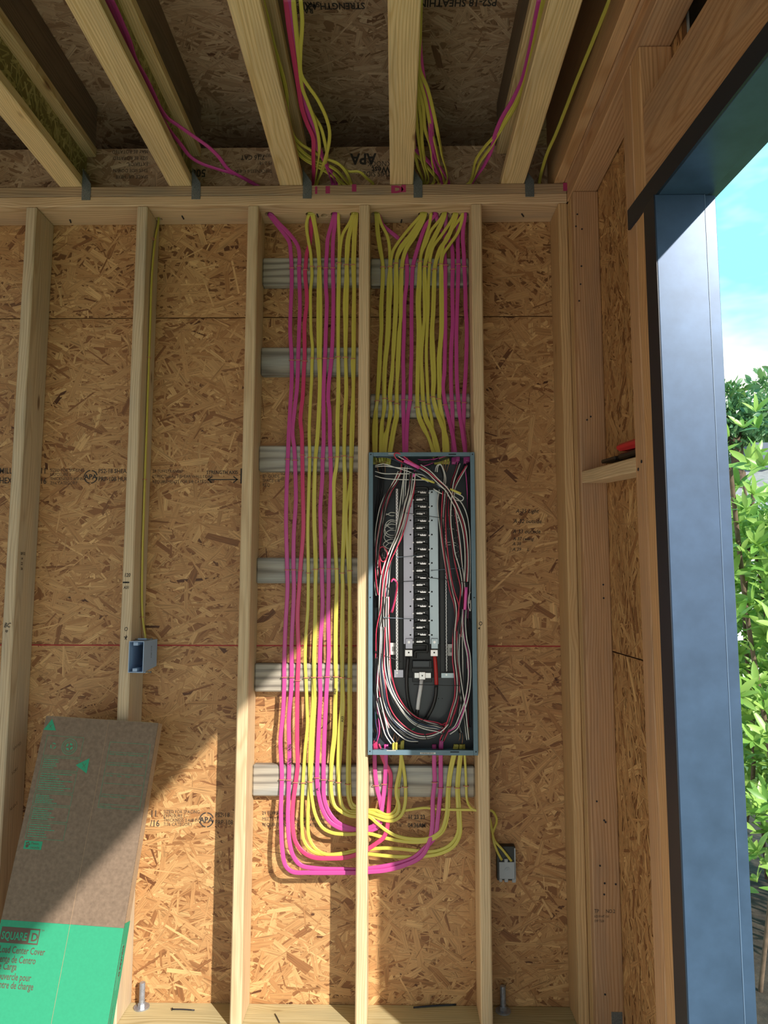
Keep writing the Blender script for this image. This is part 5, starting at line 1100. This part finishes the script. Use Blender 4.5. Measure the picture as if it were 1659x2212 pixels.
for body, x, y, s_, b_ in (('STRENGTH AXIS', 788, 6, .036, .001), ('STRUCT 1', 690, 4, .030, .0006), ('RATED', 676, 18, .030, .0006), ('PS2-18 SHEATHING', 1075, -2, .040, .001)):
    p = UZ(x, y, 3.3092); text('stamp_text', body, s_, p, (-1, 0, 0), (0, 1, 0), STAMP, ceil, bold=b_, sx=.8)
# magenta marks on the plate face
for (x, y, s_) in ((683, 411, .0), (708, 410, .0), (765, 406, .0), (872, 407, .0)):
    p = UY(x, y, -.1409); w_ = .008 if x != 683 else .004
    box('paint_mark', (p[0]-w_, -.1412, p[2]-.014), (p[0]+w_, -.1402, p[2]+.014), MAGP, wall, 0)
text('paint_mark', 'D', .036, (UY(845, 416, -.141)[0], -.1412, UY(845, 416, -.141)[2]), (1, 0, 0), (0, 0, 1), MAGP, wall, bold=.0025, sx=1.6)
box('paint_mark', (2.366, -.1412, 2.890), (2.3803, -.1402, 2.9205), MAGP, wall, 0)
# marker numbers on the cables
def cabtext(body, x, y, size):
    p = UY(x, y, -.0530); text('marker_note', body, size, p, (0, 0, -1) if False else (0, 0, 1), (-1, 0, 0), INK, wall, bold=.0002)
cabtext('A36', 629, 1622, .014); cabtext('A36', 630, 1652, .014); cabtext('A38', 636, 1772, .014); cabtext('A29', 726, 1500, .012); cabtext('A33', 742, 1560, .012); cabtext('A', 688, 1708, .014)
# sixpenny staples and nails left in the plates and posts
for x, y, rot in ((152, 478, .25), (395, 470, 0), (686, 466, -.1), (1129, 465, -.5), (867, 484, .1)):
    p = UZ(x, y, 2.843); bm = box_bm((-.0022, -.0115, -.0030), (.0022, .0115, .0015), .0006, (0, 0, 0)); o = bm_obj('framing_nail', bm, (p[0], max(-.125, min(-.02, p[1])), 2.8440), NAILB, wall); o.rotation_euler = (0, 0, rot)
for x, y in ((1247, 463), (1244, 489), (1257, 495), (1251, 650), (1256, 575), (1254, 614), (1268, 907), (1276, 900), (1303, 1263), (1304, 1292), (1289, 1731), (1305, 1772), (1308, 1776), (1306, 1908), (1305, 1932), (1330, 1910), (1296, 1870), (1307, 2148)):
    p = UY(x, y, -.2162); bm = bmesh.new(); cyl_bm(bm, (0, 0, 0), .0030, .002, 'Y', 10); bm_obj('nail_head', bm, (p[0], -.2166, p[2]), NAILB, wr)
for x, y in ((1386, 997), (1379, 1014)):
    p = UX(x, y, 2.381); bm = bmesh.new(); cyl_bm(bm, (0, 0, 0), .0042, .003, 'X', 12); bm_obj('nail_head', bm, p, NAILB, wr)
box('strap_plate', UY(1322, 2230, -.2172), UY(1344, 2186, -.2160), GALV, wr, .0)
# ================================================================== OUTSIDE
def leaf_verts(L=.078, W_=.026, fold=.25, droop=.12):
    V = []; Fc = []; n = 5
    for i in range(n+1):
        t_ = i/n; w = W_/2*math.sin(math.pi*min(1, t_*.94+.03))**.8*(1-.25*t_); z = -droop*L*t_*t_
        V += [(-w, L*t_, z+fold*w), (0, L*t_, z), (w, L*t_, z+fold*w)]
    for i in range(n):
        a = i*3; Fc += [(a, a+1, a+4, a+3), (a+1, a+2, a+5, a+4)]
    return np.array(V), Fc
LV, LF = leaf_verts()
lmesh = mesh_from('leaf', LV, LF, True); lmesh.materials.append(LEAF)
def frame(dirv, upv):
    d = np.array(dirv, float); d /= np.linalg.norm(d); s = np.cross(d, upv); s /= np.linalg.norm(s)+1e-9; u = np.cross(s, d); return np.stack([s, d, u], 1)
rg = np.random.default_rng(77)
shrub = tag(empty('shrub', (3.55, .85, -.12)), 'leafy green broadleaf shrub growing outside close to the door opening', 'shrub')
clus = []
for i in range(2300):
    x = rg.uniform(3.02, 4.5); y = rg.uniform(.12, 1.7); top = 2.02+.16*math.sin(x*5)+.12*math.sin(y*7+1)
    z = .22+(top-.22)*rg.random()**.8
    clus.append((x, y, z))
# a few shoots standing above the rest
for x, y, z in ((3.33, .60, 2.18), (3.40, .62, 2.26), (3.22, .50, 2.12), (3.45, .7, 2.2), (3.36, .55, 2.05), (3.30, .48, 2.0)): clus.append((x, y, z))
def proj(p):
    v = np.array(p)-C; d = v @ FW; return 829.5+F*(v @ RT)/d, 1106-F*(v @ UP)/d, d
LL = []
for (x, y, z) in clus:
    ax = np.array([rg.normal(-.25, .45), rg.normal(-.45, .45), .9]); ax /= np.linalg.norm(ax)
    Fm = frame(ax, (1, .2, .1)); n = rg.integers(5, 8); a0 = rg.uniform(0, 6.28)
    for k in range(n):
        a = a0+k*2*math.pi/n; tilt = rg.uniform(.45, 1.25)
        d = Fm[:, 1]*math.cos(tilt)+(Fm[:, 0]*math.cos(a)+Fm[:, 2]*math.sin(a))*math.sin(tilt)
        Rm = frame(d, Fm[:, 1]+rg.normal(0, .15, 3)); sc = rg.uniform(.75, 1.3)
        LL.append((np.array([x, y, z]), Rm, sc))
score = []
for i, (p, Rm, sc) in enumerate(LL):
    u, v, d = proj(p); score.append((0 if (1540 < u < 1690 and 850 < v < 2212) else 1, d, i))
score.sort(); ids = set(s_[2] for s_ in score[:290])
SV = []; SF = []
for i, (p, Rm, sc) in enumerate(LL):
    if i in ids:
        o = bpy.data.objects.new('leaf', lmesh); COL.objects.link(o); o.parent = shrub
        M4 = Matrix.Translation(Vector(p-np.array(shrub.location))) @ Matrix([list(Rm[j]*sc)+[0] for j in range(3)]+[[0, 0, 0, 1]]).to_4x4()
        o.matrix_local = M4
    else:
        b0 = len(SV)*len(LV); SV.append((Rm @ (LV*sc).T).T+p-np.array(shrub.location)); SF += [tuple(b0+j for j in f) for f in LF]
me = mesh_from('foliage', np.vstack(SV), SF, True); tag(link('foliage', me, shrub.location, shrub, LEAF), kind='stuff')
for i in range(26):
    bx_, by_ = rg.uniform(3.15, 4.4), rg.uniform(.3, 1.7); tx, ty = bx_+rg.normal(0, .15), by_+rg.normal(-.1, .15)
    tube('stem', [(bx_, by_, -.13), ((bx_+tx)/2+rg.normal(0, .05), (by_+ty)/2, .6), (tx, ty, 1.35), (tx+rg.normal(0, .08), ty-.05, 1.95)], rprof(rg.uniform(.006, .012), 6), BARK, shrub, (0, -1, 0), .08)
# shaded inner wood keeps daylight from showing through the shrub: dense twigs
tv = []
soil = tag(box('ground_bed', (2.62, -.6, -.13), (5.4, 3.0, -.09), SOIL), kind='structure')
# second, deeper shrub further along
def mass(name, lab, ctr, rad, n, mat, L=.1, W_=.05, cat='tree', trunk=True, group=None, seed=1):
    r2 = np.random.default_rng(seed); lv, lf = leaf_verts(L, W_); base = np.array([ctr[0], ctr[1], -.12])
    o = tag(empty(name, base), lab, cat, group); V = []; Fc = []
    blobs = [(np.array(ctr)+r2.normal(0, .5, 3)*rad*np.array([.8, .8, .6]), r2.uniform(.35, .6)) for _ in range(14)]
    for i in range(n):
        b0, s_ = blobs[i % len(blobs)]; d = r2.normal(0, 1, 3); d /= np.linalg.norm(d); p = b0+d*np.array(rad)*s_*r2.uniform(.6, 1.)
        Rm = frame(d+r2.normal(0, .6, 3), r2.normal(0, 1, 3)); k = len(V)*len(lv); V.append((Rm @ (lv*r2.uniform(.6, 1.3)).T).T+p-base); Fc += [tuple(k+j for j in f) for f in lf]
    tag(link('crown', mesh_from('crown', np.vstack(V), Fc, True), base, o, mat), kind='stuff')
    if trunk:
        tube('trunk', [base, (base+np.array(ctr))/2+np.array([.1, 0, 0]), np.array(ctr)], rprof(.11, 8), BARK, o, (0, -1, 0), .4)
        for b0, s_ in blobs[:6]: tube('branch', [np.array(ctr)-np.array([0, 0, rad[2]*.5]), (b0+np.array(ctr))/2, b0], rprof(.035, 6), BARK, o, (0, -1, 0), .3)
p = C+ray(1585, 915)*12.5
mass('tree', 'dark tree rising behind the shrub next to the door frame', p, (.75, .9, .75), 2600, LEAFT, .13, .07, seed=4)
p = C+ray(1668, 930)*13.5
mass('tree', 'dark tree above the grey roof at the right edge', p, (.75, .9, .50), 2400, LEAFT, .13, .07, seed=5)
p = C+ray(1800, 900)*16
mass('tree', 'distant round tree beyond the grey roof, out at the far right', p, (2.2, 2., 1.6), 3000, LEAFT, .25, .14, seed=6)
# neighbour's house with a grey roof
hs = tag(empty('house', (9.6, 11.0, -.12)), 'neighbouring house with a low grey shingle roof seen over the shrub', 'house')
box('house_wall', (6.4, 9.2, -.12), (13., 14., 2.75), simple('siding', (.50, .50, .50), .8), hs)
V = [(5.9, 8.7, 2.72), (13.5, 8.7, 2.72), (13.5, 11.6, 4.10), (5.9, 11.6, 4.10), (13.5, 14.5, 2.72), (5.9, 14.5, 2.72)]; V += [(a, b_, c_-.14) for a, b_, c_ in V]
link('house_roof', mesh_from('house_roof', V, [(0, 1, 2, 3), (3, 2, 4, 5), (6, 9, 8, 7), (9, 11, 10, 8), (0, 6, 7, 1), (1, 7, 8, 2), (2, 8, 10, 4), (4, 10, 11, 5), (5, 11, 9, 3), (3, 9, 6, 0)]), (0, 0, 0), hs, ROOF)
p = C+ray(1638, 968)*11.5; box('roof_vent', (p[0]-.14, p[1]-.2, p[2]-.35), (p[0]+.14, p[1]+.2, p[2]+.05), simple('vent', (.08, .10, .16), .6), hs)
